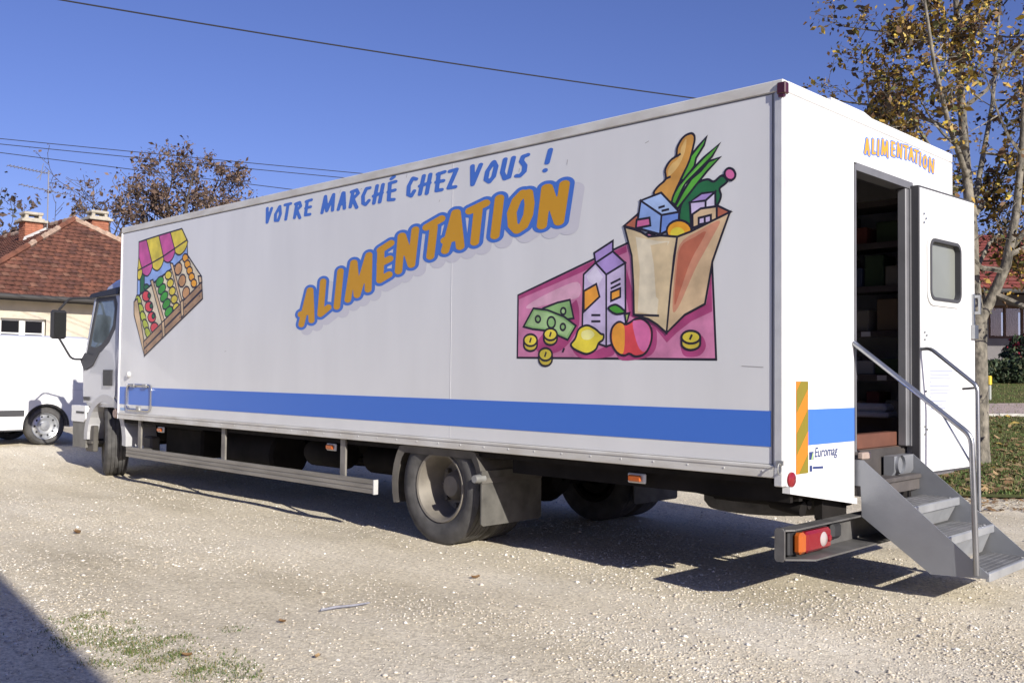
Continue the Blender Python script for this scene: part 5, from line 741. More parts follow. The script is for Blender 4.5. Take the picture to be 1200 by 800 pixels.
# bumper, arch
b = MB().prism([(-9.95, .34), (-9.97, .78), (-9.52, .78), (-9.50, .66), (-9.56, .34)], .05, 2.45, 'y'); fb = part(b, 'front_bumper', mat('bumper_grey', (.16, .155, .14), .6, var=.3, scale=5))
part(MB().prism([(-9.975, .66), (-9.975, .86), (-9.56, .86), (-9.53, .70), (-9.60, .66)], .036, .30, 'y'), 'bumper_corner', mat('bumper_white', (.72, .72, .70), .4), fb)
part(MB().box((-9.82, .03, .765), (-9.58, .035, .79)), 'bumper_slot', M_seal, fb)
part(MB().box((-9.62, .08, .30), (-9.38, .14, .62), bev=.01).box((-9.60, .06, .40), (-9.40, .32, .43)), 'cab_step', M_dirt)
for y0, y1 in ((.045, .42), (2.08, 2.455)):
    b = MB(); v = []; n = 16
    for i in range(n + 1):
        a = R(-5 + 188 * i / n); c, s = math.cos(a), math.sin(a)
        v += [(-9.0 + .50 * c, y0, fz + .02 + .46 * s), (-9.0 + .60 * c, y0, fz + .02 + .54 * s), (-9.0 + .50 * c, y1, fz + .02 + .46 * s), (-9.0 + .60 * c, y1, fz + .02 + .54 * s)]
    for i in range(n):
        q = i * 4; b.add([v[q + k] for k in range(8)], [(0, 1, 5, 4), (2, 6, 7, 3), (1, 3, 7, 5), (0, 4, 6, 2)])
    part(b, 'wheel_arch', mat('arch_grey', (.44, .44, .45), .45, var=.1, scale=4), smooth=True)
part(MB().box((-9.85, .62, .45), (-8.65, 1.88, .855), bev=.03), 'engine_block', M_chass)
b = MB(); b.lathe([(0, -.06), (.05, -.06), (.06, -.03), (.06, .06)], (-8.62, .06, .80), 14); part(b, 'filler_cap', mat('cap_brown', (.28, .2, .17), .6), smooth=True)
# mirrors on both sides
for yy, sg in ((-.20, 1), (2.70, -1)):
    mir = part(MB().box((-9.90, yy - .09 , 1.69), (-9.81, yy + .09, 2.05), bev=.025), 'mirror', M_black, label='black wing mirror on long arms' if sg > 0 else None)
    y_in = .10 if sg > 0 else 2.40
    part(MB().tube(bend([(-9.85, yy, 2.05), (-9.78, yy + sg * .10, 2.20), (-9.60, y_in, 2.21)], .06), .014, 8).tube(bend([(-9.85, yy, 1.72), (-9.80, yy + sg * .15, 1.44), (-9.62, y_in - sg * .03, 1.44)], .06), .014, 8), 'mirror_arm', M_black, mir, True)
    part(MB().box((-9.8095, yy - .068, 1.72), (-9.8045, yy + .068, 2.02)), 'mirror_glass', mat('mirror_glass', (.02, .02, .02), .03, spec=.6), mir)
# ------------------------------------------------------------------ white van parked beyond the cab
GV = .175; VX = -12.5
van = empty('parked_van', (VX - .85, -1.0, GV), 'plain white panel van parked crosswise in front of the truck cab', 'van')
M_van = mat('van_white', (.80, .80, .80), .28, coat=.4)
WR = .285; wy = (.655, -2.05)
def arch(y, r, n=14): return [(y - r * math.cos(math.pi * k / n), GV + WR + r * math.sin(math.pi * k / n)) for k in range(n + 1)]
low = [(-2.75, .42)] + [(-2.05 - .34, .42)] + arch(-2.05, .34) + [(-2.05 + .34, .42), (.655 - .335, .42)] + arch(.655, .335) + [(.99, .44), (1.33, .48), (1.35, .62), (1.35, .999), (-2.80, .999), (-2.86, .80), (-2.84, .5)]
b = MB().prism(low, VX, VX - 1.70, 'x')
vb = part(b, 'lower_body', M_van, van)
st_ = [(1.35, .93, .05), (1.33, .975, .025), (1.27, .99, .005), (1.18, 1., 0), (.9, 1., 0), (-1.2, 1.0, 0), (-1.9, .99, .02), (-2.35, .62, .08), (-2.55, .42, .12), (-2.82, .16, .12)]
v = []; rn = 0
for i, (yy, kz, ins) in enumerate(st_):
    H = .83 * kz; k2 = .97 if i == 0 else 1
    lp = [(0 + ins * 0, 1.001), (.004, 1.001 + H * .35), (.03, 1.001 + H * .65), (.075 , 1.001 + H * .86), (.13, 1.001 + H * .95), (.22, 1.001 + H * .985), (.85, 1.001 + H * 1.0 * k2)]
    lp = lp + [(1.70 - q[0], q[1]) for q in lp[-2::-1]]; rn = len(lp)
    v += [(VX - (.85 + (q[0] - .85) * (1 - ins)), yy, q[1]) for q in lp]
f = [(i * rn + k, i * rn + k + 1, (i + 1) * rn + k + 1, (i + 1) * rn + k) for i in range(len(st_) - 1) for k in range(rn - 1)]
f += [tuple(range(rn)), tuple((len(st_) - 1) * rn + k for k in range(rn))[::-1]]
part(MB().add(v, f), 'upper_body', M_van, van, True, angle=30)
part(MB().box((VX - .0, -1.55, .615), (VX + .014, .335, .705), bev=.005), 'side_trim', mat('van_trim', (.045, .045, .05), .6), van)
part(MB().box((VX - .02, -1.7, .40), (VX - .001, .32, .418)), 'sill', M_seal, van)
part(MB().box((VX - .004, .34, 1.165), (VX + .004, 1.25, 1.172)).box((VX - .004, -1.2, 1.165), (VX + .004, .33, 1.172)), 'body_crease', mat('van_crease', (.72, .72, .73), .4), van)
part(MB().box((VX - 1.5, 1.351, 1.15), (VX - .2, 1.356, 1.62)), 'rear_window', M_glass, van)
for xx in (VX - .04, VX - 1.66): part(MB().box((xx - .06, 1.30, .75), (xx + .03, 1.362, 1.05), bev=.01), 'rear_lamp', M_red, van)
b = MB().add([(VX - .22, -2.37, 1.545), (VX - 1.48, -2.37, 1.545), (VX - 1.45, -1.95, 1.815), (VX - .25, -1.95, 1.815)], [(0, 1, 2, 3)]); part(b, 'windscreen', M_glass, van)
part(MB().add([(VX + .003, -1.95, 1.2), (VX + .003, -1.25, 1.2), (VX - .02, -1.25, 1.60), (VX - .02, -1.8, 1.60)], [(0, 1, 2, 3)]), 'cab_window', M_glass, van)
for y in wy:
    for xx, o in ((VX - .12, 1), (VX - 1.58, -1)):
        c = (xx, y, GV + WR); b = MB(); h = .10
        b.lathe([(.19, o * h * .7), (.205, o * h), (.25, o * h * 1.05), (.275, o * h * .8), (WR, o * h * .5), (WR, -o * h * .5), (.27, -o * h), (.19, -o * h)], c, 36, 'x'); w = part(b, 'wheel', M_tyre, van, True)
        b = MB(); b.lathe([(.20, o * h * .85), (.188, o * h * .80), (.175, o * h * .35), (.145, o * h * .45), (.12, o * h * .62), (.075, o * h * .55), (.062, o * h * .85), (0, o * h * .9)], c, 36, 'x'); part(b, 'rim', mat('steel_rim', (.50, .51, .53), .35, .7), w, True)
        b = MB()
        for k in range(10):
            a = 2 * math.pi * k / 10; b.lathe([(.016, o * h * .56), (0, o * h * .56)], (xx + o * .001, y + .145 * math.cos(a), GV + WR + .145 * math.sin(a)), 8, 'x')
        part(b, 'rim_holes', M_black, w)['kind'] = 'stuff'
    part(MB().prism([(y + .33 * math.cos(a), GV + WR + .33 * math.sin(a)) for a in np.linspace(0, math.pi, 15)], VX - .3, VX - .306, 'x'), 'wheel_well', M_black, van)
    b = MB(); a_ = arch(y, .335); i2 = arch(y, .305)
    for k in range(len(a_) - 1): b.add([(VX + .004, *a_[k]), (VX + .004, *a_[k + 1]), (VX - .006, *i2[k + 1]), (VX - .006, *i2[k])], [(0, 1, 2, 3)])
    part(b, 'arch_lip', M_black, van)

# ------------------------------------------------------------------ roof tiles
def tiles(b, O, U, V, inside, umax, vmax, tw, th, jit=.006, lift=.035):
    N = U.cross(V).normalized()
    if N.z < 0: N = -N
    rows = int(vmax / th) + 1
    for j in range(rows):
        for i in range(int(umax / tw) + 2):
            u0 = (i - (.5 if j % 2 else 0)) * tw + .006; v0 = j * th
            if not inside(u0 + tw / 2, v0 + th / 2): continue
            e = random.uniform(-jit, jit); du = random.uniform(-.006, .006)
            P = lambda u, v, h: O + U * (u + du) + V * v + N * h
            a, c, d, g = P(u0, v0 - .02, lift + e), P(u0 + tw - .012, v0 - .02, lift + e * .3), P(u0 + tw - .012, v0 + th, .008), P(u0, v0 + th, .008)
            m1, m2 = P(u0 + tw / 2, v0 - .02, lift + e + .022), P(u0 + tw / 2, v0 + th, .022)
            b.add([a, m1, c, d, m2, g, P(u0, v0 - .02, -.005), P(u0 + tw - .012, v0 - .02, -.005)], [(0, 1, 4, 5), (1, 2, 3, 4), ], random.choices(range(4), (5, 3, 2, 1))[0]); n0 = len(b.v) - 8; b.f.append((n0 + 6, n0 + 7, n0 + 2, n0 + 1, n0)); b.m.append(4)  # front edge takes the darkest slot, painting in the shadow line of each row
    return b
M_tileL = [mat('old_tile_%d' % i, c, .85, var=.4, scale=3) for i, c in enumerate(((.150, .058, .036), (.175, .068, .040), (.125, .052, .036), (.20, .095, .06), (.060, .026, .018)))]  # last colour is no tile shade: painted row shadow on the front edges
M_tileR = [mat('red_tile_%d' % i, c, .7, var=.2, scale=3) for i, c in enumerate(((.26, .062, .045), (.29, .072, .05), (.22, .05, .038), (.28, .085, .06), (.10, .02, .016)))]  # darkest entry again paints the shadow lines between rows
# ---- house on the left
HZ = .17; xe, ze, ax, ay, az, hw, xb = -26.4, 3.40, -30.6, 8.0, 6.30, 4.75, -41.0
hl = empty('tiled_house', (-33, ay, HZ), 'cream house with brown hipped tile roof and two brick chimneys', 'house')
M_wall = mat('cream_render', (.52, .475, .375), .9, var=.12, scale=3, bump=.2, bscale=40)
fx = xe - .6; y0, y1 = ay - hw + .45, ay + hw - .45; wy0, wy1, wz0, wz1 = 4.62, 5.86, 1.55, 2.76
b = MB().box((fx, y0, HZ - .3), (fx - .3, wy0, 3.30)).box((fx, wy1, HZ - .3), (fx - .3, y1, 3.30)).box((fx, wy0, wz1), (fx - .3, wy1, 3.30)).box((fx, wy0, HZ - .3), (fx - .3, wy1, wz0))
b.box((fx - .301, y0, HZ - .3), (xb, y0 + .3, 3.30)).box((fx - .301, y1 - .3, HZ - .3), (xb, y1, 3.30)).box((xb, y0 + .301, HZ - .3), (xb + .3, y1 - .301, 3.30))
part(b, 'wall', M_wall, hl)
b = MB().prism([(y0 - .35, 3.30), (y1 + .35, 3.30), (y1 + .35, 3.34), (y0 - .35, 3.34)], fx + .5, xb, 'x')
roof_pts = [(xe, ay - hw, ze), (xe, ay + hw, ze), (xb, ay + hw, ze), (xb, ay - hw, ze), (ax, ay, az), (xb, ay, az)]
b.add(roof_pts, [(0, 1, 4), (1, 2, 5, 4), (3, 0, 4, 5), (2, 3, 5)])
roof = part(b, 'roof', M_tileL[2], hl)
tb = MB(); Ue = Vector((0, 1, 0)); Ve = Vector((ax - xe, 0, az - ze)); le = Ve.length; Ve.normalize()
tiles(tb, Vector((xe, ay - hw, ze)), Ue, Ve, lambda u, v: 0 < v < le and abs(u - hw) < hw * (1 - v / le), 2 * hw, le, .21, .245)
Vs = Vector((0, hw, az - ze)); lv_ = Vs.length; Vs.normalize(); run = xe - ax
tiles(tb, Vector((xe, ay - hw, ze)), Vector((-1, 0, 0)), Vs, lambda u, v: 0 < v < lv_ and u > run * v / lv_, xe - xb, lv_, .21, .245)
o = part(tb, 'roof_tiles', M_tileL, roof); o['kind'] = 'stuff'
b = MB()
for (p, q) in (((xe, ay - hw, ze), (ax, ay, az)), ((xe, ay + hw, ze), (ax, ay, az)), ((ax, ay, az), (xb, ay, az))):
    p, q = Vector(p), Vector(q); n = int((q - p).length / .38)
    for k in range(n):
        a, c = p.lerp(q, k / n), p.lerp(q, (k + 1.08) / n); b.tube([a + Vector((0, 0, .05)), c + Vector((0, 0, .075))], [.085, .10], 7, random.choices((0, 1), (3, 2))[0])
o = part(b, 'ridge_tiles', [mat('ridge_mortar', (.38, .27, .20), .9, var=.4, scale=8), M_tileL[1]], roof); o['kind'] = 'stuff'
b = MB(); b.tube([(xe + .06, ay - hw - .1, ze - .05), (xe + .06, ay + hw + .1, ze - .05)], .075, 10).box((xe - .04, ay - hw, ze - .16), (xe - .01, ay + hw, ze - .02)); part(b, 'gutter', mat('dark_zinc', (.045, .042, .04), .7), hl, True)
wf = part(MB().ring([(wy0 - .14, wz0 - .1), (wy1 + .14, wz0 - .1), (wy1 + .14, wz1 + .12), (wy0 - .14, wz1 + .12)], [(wy0, wz0), (wy1, wz0), (wy1, wz1), (wy0, wz1)], fx + .03, fx - .05, 'x'), 'window_surround', mat('stone_surround', (.50, .45, .37), .9, var=.15, scale=6), hl)
b = MB().ring([(wy0, wz0), (wy1, wz0), (wy1, wz1), (wy0, wz1)], [(wy0 + .06, wz0 + .06), (wy1 - .06, wz0 + .06), (wy1 - .06, wz1 - .06), (wy0 + .06, wz1 - .06)], fx - .10, fx - .16, 'x')
ym = (wy0 + wy1) / 2; b.box((fx - .09, ym - .08, wz0 + .06), (fx - .17, ym + .08, wz1 - .06))
for z in (wz0 + .45, wz1 - .42): b.box((fx - .11, wy0 + .06, z - .02), (fx - .15, ym - .08, z + .02)).box((fx - .11, ym + .08, z - .02), (fx - .15, wy1 - .06, z + .02))
part(b, 'window_frame', mat('white_joinery', (.75, .75, .72), .5), hl)
for a, c in ((wy0 + .06, ym - .08), (ym + .08, wy1 - .06)): part(MB().box((fx - .128, a, wz0 + .06), (fx - .133, c, wz1 - .06)), 'window_pane', mat('dark_window', (.01, .01, .012), .15, spec=.15), hl)
# shutter folded against the wall, right of the window
part(MB().box((fx + .001, 7.35, 1.3), (fx + .05, 7.95, 2.75)).box((fx + .05, 7.42, 1.5), (fx + .07, 7.88, 1.62)).box((fx + .05, 7.42, 2.4), (fx + .07, 7.88, 2.52)), 'shutter', mat('grey_shutter', (.48, .46, .42), .7), hl)
def chimney(cx, cy, zb, zt):
    ch = part(MB().box((cx - .28, cy - .29, zb), (cx + .28, cy + .29, zt - .36)), 'chimney', mat('chimney_brick', (.34, .13, .075), .9, var=.3, scale=6), hl)
    bb = MB(); z = zb + .02; j = 0
    while z < zt - .42:
        for k in range(3):
            off = .1 if j % 2 else 0; yy = cy - .29 + k * .2 - off
            a0, a1 = max(yy, cy - .29), min(yy + .185, cy + .29)
            if a1 - a0 > .04: bb.box((cx + .281, a0, z), (cx + .292, a1, z + .062))
            xx0, xx1 = max(cx - .28 + k * .2 - off, cx - .28), min(cx - .28 + k * .2 - off + .185, cx + .28)
            if xx1 - xx0 > .04: bb.box((xx0, cy - .302, z), (xx1, cy - .291, z + .062))
        z += .078; j += 1
    o = part(bb, 'chimney_bricks', [mat('chimney_brick', (0, 0, 0))], ch); o['kind'] = 'stuff'
    M_cap = mat('chimney_cap', (.42, .38, .31), .9, var=.2, scale=9)
    part(MB().box((cx - .40, cy - .42, zt - .359), (cx + .40, cy + .42, zt - .27), bev=.015).box((cx - .31, cy - .33, zt - .269), (cx + .31, cy + .33, zt - .21)), 'chimney_slab', M_cap, ch)
    b = MB()
    for k in (-1, 1):
        for q in (-1, 1): b.box((cx + k * .18 - .05, cy + q * .22 - .05, zt - .209), (cx + k * .18 + .05, cy + q * .22 + .05, zt - .10))
    b.box((cx - .27, cy - .31, zt - .099), (cx + .27, cy + .31, zt), bev=.02); part(b, 'chimney_cover', M_cap, ch)
chimney(-32.3, 7.22, 5.2, 6.66); chimney(-32.2, 9.42, 4.9, 6.98)
part(MB().add([(-32.0, 6.85, 5.62), (-32.0, 7.65, 6.13), (-31.6, 7.62, 6.1), (-31.6, 6.85, 5.60), (-32.0, 6.9, 5.78), (-32.0, 7.6, 6.18)], [(0, 1, 2, 3), (0, 4, 5, 1)]), 'flashing', mat('lead_flashing', (.40, .40, .40), .6), hl)
an = MB(); mx, my = -31.95, 7.62; an.tube([(mx, my, 5.7), (mx, my, 8.12)], .022, 6)
an.tube([(mx, my - 1.32, 8.10), (mx, my + .05, 8.02)], .018, 5).tube([(mx, my - .95, 7.52), (mx, my + .62, 7.38)], .016, 5)
for k in range(11): an.tube([(mx - .22, my - 1.28 + k * .12, 8.10 - k * .006), (mx + .22, my - 1.28 + k * .12, 8.10 - k * .006)], .010, 4)
for k in range(9): an.tube([(mx - .2, my - .9 + k * .17, 7.515 - k * .014), (mx + .2, my - .9 + k * .17, 7.515 - k * .014)], .010, 4)
an.tube([(mx, my - .28, 7.75), (mx, my - .18, 8.35)], .012, 4).tube([(mx, my - .38, 7.8), (mx, my - .10, 8.15)], .012, 4)
tag(an.build('roof_antenna', mat('antenna_metal', (.28, .28, .30), .5, .5)), 'thin grey television antenna on the house roof beside the left chimney', 'antenna')

# ---- house on the right
def sbox(b, s0, s1, l0, l1, z0, z1, mi=0):
    c = [at(s, l) for s in (s0, s1) for l in (l0, l1)]
    v = [(q.x, q.y, z) for q in c for z in (z0, z1)]
    return b.add(v, [(0, 1, 3, 2), (4, 6, 7, 5), (0, 4, 5, 1), (2, 3, 7, 6), (0, 2, 6, 4), (1, 5, 7, 3)], mi)
S0, SR, SW, LA, LB = 33.0, 38.2, 36.2, 15.7, 31.
o0 = at(36, 22); hr = empty('red_roofed_house', (o0.x, o0.y, 1.2), 'house with bright red tile roof and dark window beyond the lawn', 'house')
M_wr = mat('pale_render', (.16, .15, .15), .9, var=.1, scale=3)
WA, WB_, WZ0, WZ1 = 17.75, 19.75, 2.82, 4.05
b = MB(); sbox(b, SW, SW + .3, LA + .4, WA, .9, 4.45); sbox(b, SW, SW + .3, WB_, LB - .4, .9, 4.45); sbox(b, SW, SW + .3, WA, WB_, .9, WZ0); sbox(b, SW, SW + .3, WA, WB_, WZ1, 4.45)
sbox(b, SW + .301, 42, LA + .4, LA + .7, .9, 4.45); sbox(b, SW + .301, 42, LB - .7, LB - .4, .9, 4.45); part(b, 'wall', M_wr, hr)
b = MB(); e0, e1, r0, r1, k0, k1 = at(S0, LA, 4.38), at(S0, LB, 4.38), at(SR, LA, 6.98), at(SR, LB, 6.98), at(43, LA, 4.38), at(43, LB, 4.38)
dn = Vector((0, 0, -.12)); b.add([e0, e1, r1, r0, k0, k1] + [p + dn for p in (e0, e1, r1, r0, k0, k1)], [(0, 1, 2, 3), (3, 2, 5, 4), (6, 7, 8, 9), (9, 8, 11, 10), (0, 6, 7, 1), (0, 3, 9, 6), (3, 4, 10, 9), (1, 2, 8, 7)])
roofR = part(b, 'roof', M_tileR[2], hr)
tb = MB(); U = (e1 - e0).normalized(); V = (r0 - e0); lr = V.length; V.normalize()
tiles(tb, e0, U, V, lambda u, v: 0 < v < lr and 0 < u < LB - LA, LB - LA, lr, .26, .34, .004, .05)
o = part(tb, 'roof_tiles', M_tileR, roofR); o['kind'] = 'stuff'
b = MB(); g0, g1 = at(S0 - .06, LA - .1, 4.30), at(S0 - .06, LB + .1, 4.30); b.tube([g0, g1], .08, 8); part(b, 'gutter', mat('dark_zinc', (0, 0, 0)), hr, True)
for l in (LA + .15, 22.5, 27): b = MB(); sbox(b, S0 + .25, S0 + .43, l, l + .18, .9, 4.28); part(b, 'porch_post', mat('brown_wood', (.10, .055, .035), .7), hr)
b = MB(); M_fr = mat('brown_wood', (0, 0, 0))
sbox(b, SW + .06, SW + .14, WA, WA + .10, WZ0, WZ1); sbox(b, SW + .06, SW + .14, WB_ - .10, WB_, WZ0, WZ1); sbox(b, SW + .06, SW + .14, WA + .10, WB_ - .10, WZ0, WZ0 + .10); sbox(b, SW + .06, SW + .14, WA + .10, WB_ - .10, WZ1 - .10, WZ1)
for l in (WA + .60, WA + 1.25): sbox(b, SW + .06, SW + .14, l, l + .08, WZ0 + .10, WZ1 - .10)
part(b, 'window_frame', M_fr, hr)
b = MB(); sbox(b, SW + .098, SW + .102, WA + .1, WB_ - .1, WZ0 + .1, WZ1 - .1); part(b, 'window_pane', mat('thin_glass', (.9, .9, .9), .02, trans=1.), hr)
b = MB()
for l0, l1 in ((WA + .1, WA + .56), (WA + .75, WA + 1.2), (WA + 1.4, WB_ - .12)):
    n = 14; v = []
    for k in range(n + 1):
        q = at(SW + .2 + .02 * math.sin(k * 2.1), l0 + (l1 - l0) * k / n); v += [(q.x, q.y, WZ0 + .1), (q.x, q.y, WZ1 - .1)]
    b.add(v, [(2 * k, 2 * k + 1, 2 * k + 3, 2 * k + 2) for k in range(n)])
part(b, 'curtain', mat('curtain_cloth', (.17, .17, .20), .9), hr)
b = MB(); sbox(b, S0 + .3, SW, LA + .2, LB - .4, 1.15, 1.42); part(b, 'terrace', mat('terrace_concrete', (.48, .47, .45), .9, var=.1, scale=3), hr)

# ------------------------------------------------------------------ neighbouring building, right of the yard: shades the near corner
nb = empty('neighbour_building', (9, -10, 0), 'rendered building beside the yard, seen only by its shadow on the gravel at lower left', 'building')
part(MB().prism([(4.2, -4.92), (11, -6.0), (11, -15), (4.2, -15)], -.2, 3.9, 'z'), 'wall', M_wall, nb)
part(MB().add([(4.15, -15.1, 3.9), (4.15, -4.89, 4.0), (11.05, -5.985, 4.0), (11.05, -15.1, 3.9), (5.5, -10., 6.2), (9.5, -10., 6.2)], [(0, 1, 4), (2, 3, 5), (1, 2, 5, 4), (3, 0, 4, 5), (0, 3, 2, 1)]), 'roof', M_tileL[0], nb)
# ------------------------------------------------------------------ trees
def rv(s=1.): return Vector((random.gauss(0, s), random.gauss(0, s), random.gauss(0, s)))
def grow(b, p, d, L, r, lvl, tips, nseg=4, up=.12, kids=(5, 5, 4), spread=.75, minr=.004):
    pts = [p.copy()]; rs = [r]; q = p.copy(); dd = d.normalized()
    for i in range(nseg):
        dd = (dd + rv(.13) + Vector((0, 0, up))).normalized(); q = q + dd * (L / nseg); pts.append(q.copy()); rs.append(max(r * (1 - .75 * (i + 1) / nseg), minr))
    b.tube(pts, rs, 5 if lvl < 1 else 4 if lvl < 2 else 3, cap=False)
    if lvl >= len(kids):
        tips += [(pts[k], L) for k in range(1, nseg + 1)]; return
    spawn(b, pts, rs, L, lvl, tips, up, kids, spread, minr)
def spawn(b, pts, rs, L, lvl, tips, up, kids, spread, minr, t0=.3, scale=.55):
    n = kids[lvl]; m = len(pts) - 1
    for k in range(n):
        t = t0 + (1 - t0) * (k + random.uniform(.1, .9)) / n; i = min(int(t * m), m - 1); f = t * m - i
        p = pts[i].lerp(pts[i + 1], f); ax = (pts[i + 1] - pts[i]).normalized()
        side_ = rv(); side_ = (side_ - ax * side_.dot(ax)).normalized()
        grow(b, p, ax * (1 - spread) + side_ * spread, L * scale * random.uniform(.7, 1.15) * (1.1 - .4 * t), max((rs[i] * (1 - f) + rs[i + 1] * f) * .6, minr), lvl + 1, tips, 4 if lvl < 1 else 3, up, kids, spread, minr)
def make_tree(name, base, limbs, label, leafmats, probs, nleaf, lsize, kids, bark, minr=.004, up=.10, spread=.75, sig=.10, lenf=.6, group=None):
    t = empty(name, base, label, 'tree', group); b = MB(); tips = []
    for pts, rs, sp, *lf_ in limbs:
        pts = [Vector(p) for p in pts]; b.tube(pts, rs, 10 if rs[0] > .06 else 7, cap=False)
        if sp:
            L = sum((pts[i + 1] - pts[i]).length for i in range(len(pts) - 1)); spawn(b, pts, rs, L * (lf_[0] if lf_ else lenf), 0, tips, up, (sp,) + kids, spread, minr, .12, 1.)
    part(b, 'trunk', bark, t, True, angle=60)
    P = np.array([tuple(p) for p, L in tips]); k = rng.integers(0, len(P), nleaf); Q = P[k] + rng.normal(0, sig, (nleaf, 3))
    leaf_quads('crown', Q, lsize, leafmats, rng.choice(len(leafmats), nleaf, p=probs), 1., t)
    return t
def pt(px, py, s, ds=0.):
    """point of the yard frame from bearing and rise (1140 units = the distance)"""
    s = s + ds; return at(s, (px - 600) / 1140 * s, 1.307 + (438.3 + .0101 * (px - 588) - py) / 1140 * s)
M_bark = mat('pale_bark', (.27, .24, .19), .9, c2=(.055, .05, .04), scale=11, bump=.8, bscale=24, stretch=(1, 1, .6))
M_barkd = mat('dark_bark', (.075, .06, .05), .9, var=.4, scale=10)
leaf_r = [mat('leaf_russet', (.13, .07, .03), .7), mat('leaf_ochre', (.36, .23, .04), .65), mat('leaf_olive', (.12, .12, .03), .65), mat('leaf_dark', (.055, .04, .025), .75), mat('leaf_yellow', (.50, .36, .05), .6)]
TS = 14.7
P = lambda *a: pt(*a[:2], TS, a[2] if len(a) > 2 else 0)
base = P(1147, 546); base.z = float(ground_h(base.x, base.y)) - .05
make_tree('autumn_tree', base, [
    ([base, P(1147, 520), P(1147, 450), P(1146, 405), P(1146, 372)], [.17, .14, .13, .13, .135], 0),
    ([P(1146, 380), P(1141, 330), P(1140, 270, .1), P(1134, 200, .1), P(1128, 110, -.1), P(1124, 20, -.2), P(1118, -90, -.1), P(1112, -190, 0)], [.105, .095, .085, .07, .058, .045, .032, .012], 9),
    ([P(1147, 378), P(1165, 345), P(1180, 310, -.2), P(1192, 250, -.3), P(1200, 170, -.4), P(1206, 70, -.5), P(1214, -60, -.4)], [.09, .08, .072, .058, .046, .034, .012], 8),
    ([P(1140, 290), P(1124, 235, .6), P(1100, 185, 1.0), P(1072, 140, 1.2), P(1045, 105, 1.3)], [.05, .042, .033, .022, .008], 8, .36),
    ([P(1134, 205), P(1112, 140, -.6), P(1096, 70, -1.0), P(1086, 0, -1.2), P(1080, -60, -1.2)], [.046, .038, .028, .02, .008], 6, .32),
    ([P(1140, 260), P(1150, 200, .8), P(1165, 120, 1.5), P(1172, 30, 1.8), P(1180, -60, 2.)], [.05, .042, .034, .024, .01], 7),
    ([P(1186, 290), P(1215, 255, -.3), P(1250, 200, -.3), P(1285, 120, 0)], [.05, .04, .03, .01], 5),
    ([P(1200, 190), P(1235, 130, .4), P(1265, 60, .6)], [.04, .03, .01], 4),
    ([P(1144, 318), P(1160, 285, .5), P(1185, 262, .8), P(1210, 245, 1.)], [.035, .028, .02, .008], 4),
  ], 'tall autumn tree with pale blotched trunk and sparse yellow-brown leaves behind the open door', leaf_r, [.31, .26, .14, .20, .09], 23000, .043, (6, 5), M_bark, .004, .06, .78, .085, .38)
# tree behind the left house
TS2 = 42.
P2 = lambda px, py, ds=0: pt(px, py, TS2, ds)
b2_ = P2(205, 470); b2_.z = .1
leaf_l = [mat('leaf_brown', (.125, .078, .055), .8), mat('leaf_tan', (.165, .11, .078), .8), mat('leaf_umber', (.075, .048, .038), .8)]
make_tree('copper_leaved_tree', b2_, [
    ([b2_, P2(205, 380), P2(204, 320)], [.26, .22, .2], 0),
    ([P2(204, 330), P2(200, 280), P2(192, 240), P2(186, 205)], [.16, .12, .08, .02], 8),
    ([P2(204, 330), P2(225, 280, 1), P2(240, 240, 1), P2(252, 208, 1)], [.14, .1, .07, .02], 8),
    ([P2(204, 325), P2(180, 285, -1), P2(165, 255, -1), P2(155, 232, -1)], [.12, .09, .06, .02], 7),
    ([P2(204, 325), P2(212, 275, -1.5), P2(215, 235, -1.5), P2(222, 200, -1.5)], [.12, .09, .06, .02], 7),
    ([P2(204, 335), P2(240, 300, 0), P2(262, 270), P2(275, 245)], [.1, .08, .05, .02], 6),
  ], 'leafy copper-brown tree rising behind the tiled house and truck front', leaf_l, [.45, .3, .25], 7000, .078, (5, 4), M_barkd, .010, .12, .7, .14, .48)
b3 = P2(128, 470, 6); b3.z = .1
make_tree('bare_tree', b3, [
    ([b3, P2(128, 340, 6), P2(126, 280, 6), P2(120, 240, 6)], [.16, .12, .08, .02], 9),
    ([P2(127, 300, 6), P2(110, 262, 6.5), P2(103, 240, 6.5)], [.08, .05, .015], 6),
    ([P2(127, 300, 6), P2(142, 262, 6), P2(150, 232, 6)], [.08, .05, .015], 6),
  ], 'nearly bare thin tree beside the right chimney', leaf_l, [.3, .3, .4], 700, .10, (4, 3), M_barkd, .014, .14, .6, .2, .5)
b4 = pt(-8, 470, 52); b4.z = .1
make_tree('dark_tree', b4, [
    ([b4, pt(-8, 340, 52), pt(-4, 300, 52), pt(2, 272, 52)], [.25, .2, .12, .03], 10), ([pt(-6, 330, 52), pt(12, 300, 52), pt(22, 282, 52)], [.12, .08, .02], 7), ([pt(-6, 330, 52), pt(-30, 300, 52), pt(-40, 275, 52)], [.12, .08, .02], 7),
  ], 'dark distant tree above the roof at the left edge', [leaf_l[2], mat('leaf_blackish', (.05, .05, .04), .8)], [.5, .5], 2600, .16, (4, 3), M_barkd, .014, .12, .7, .25, .5)  # two dark leaf tones mixed at random
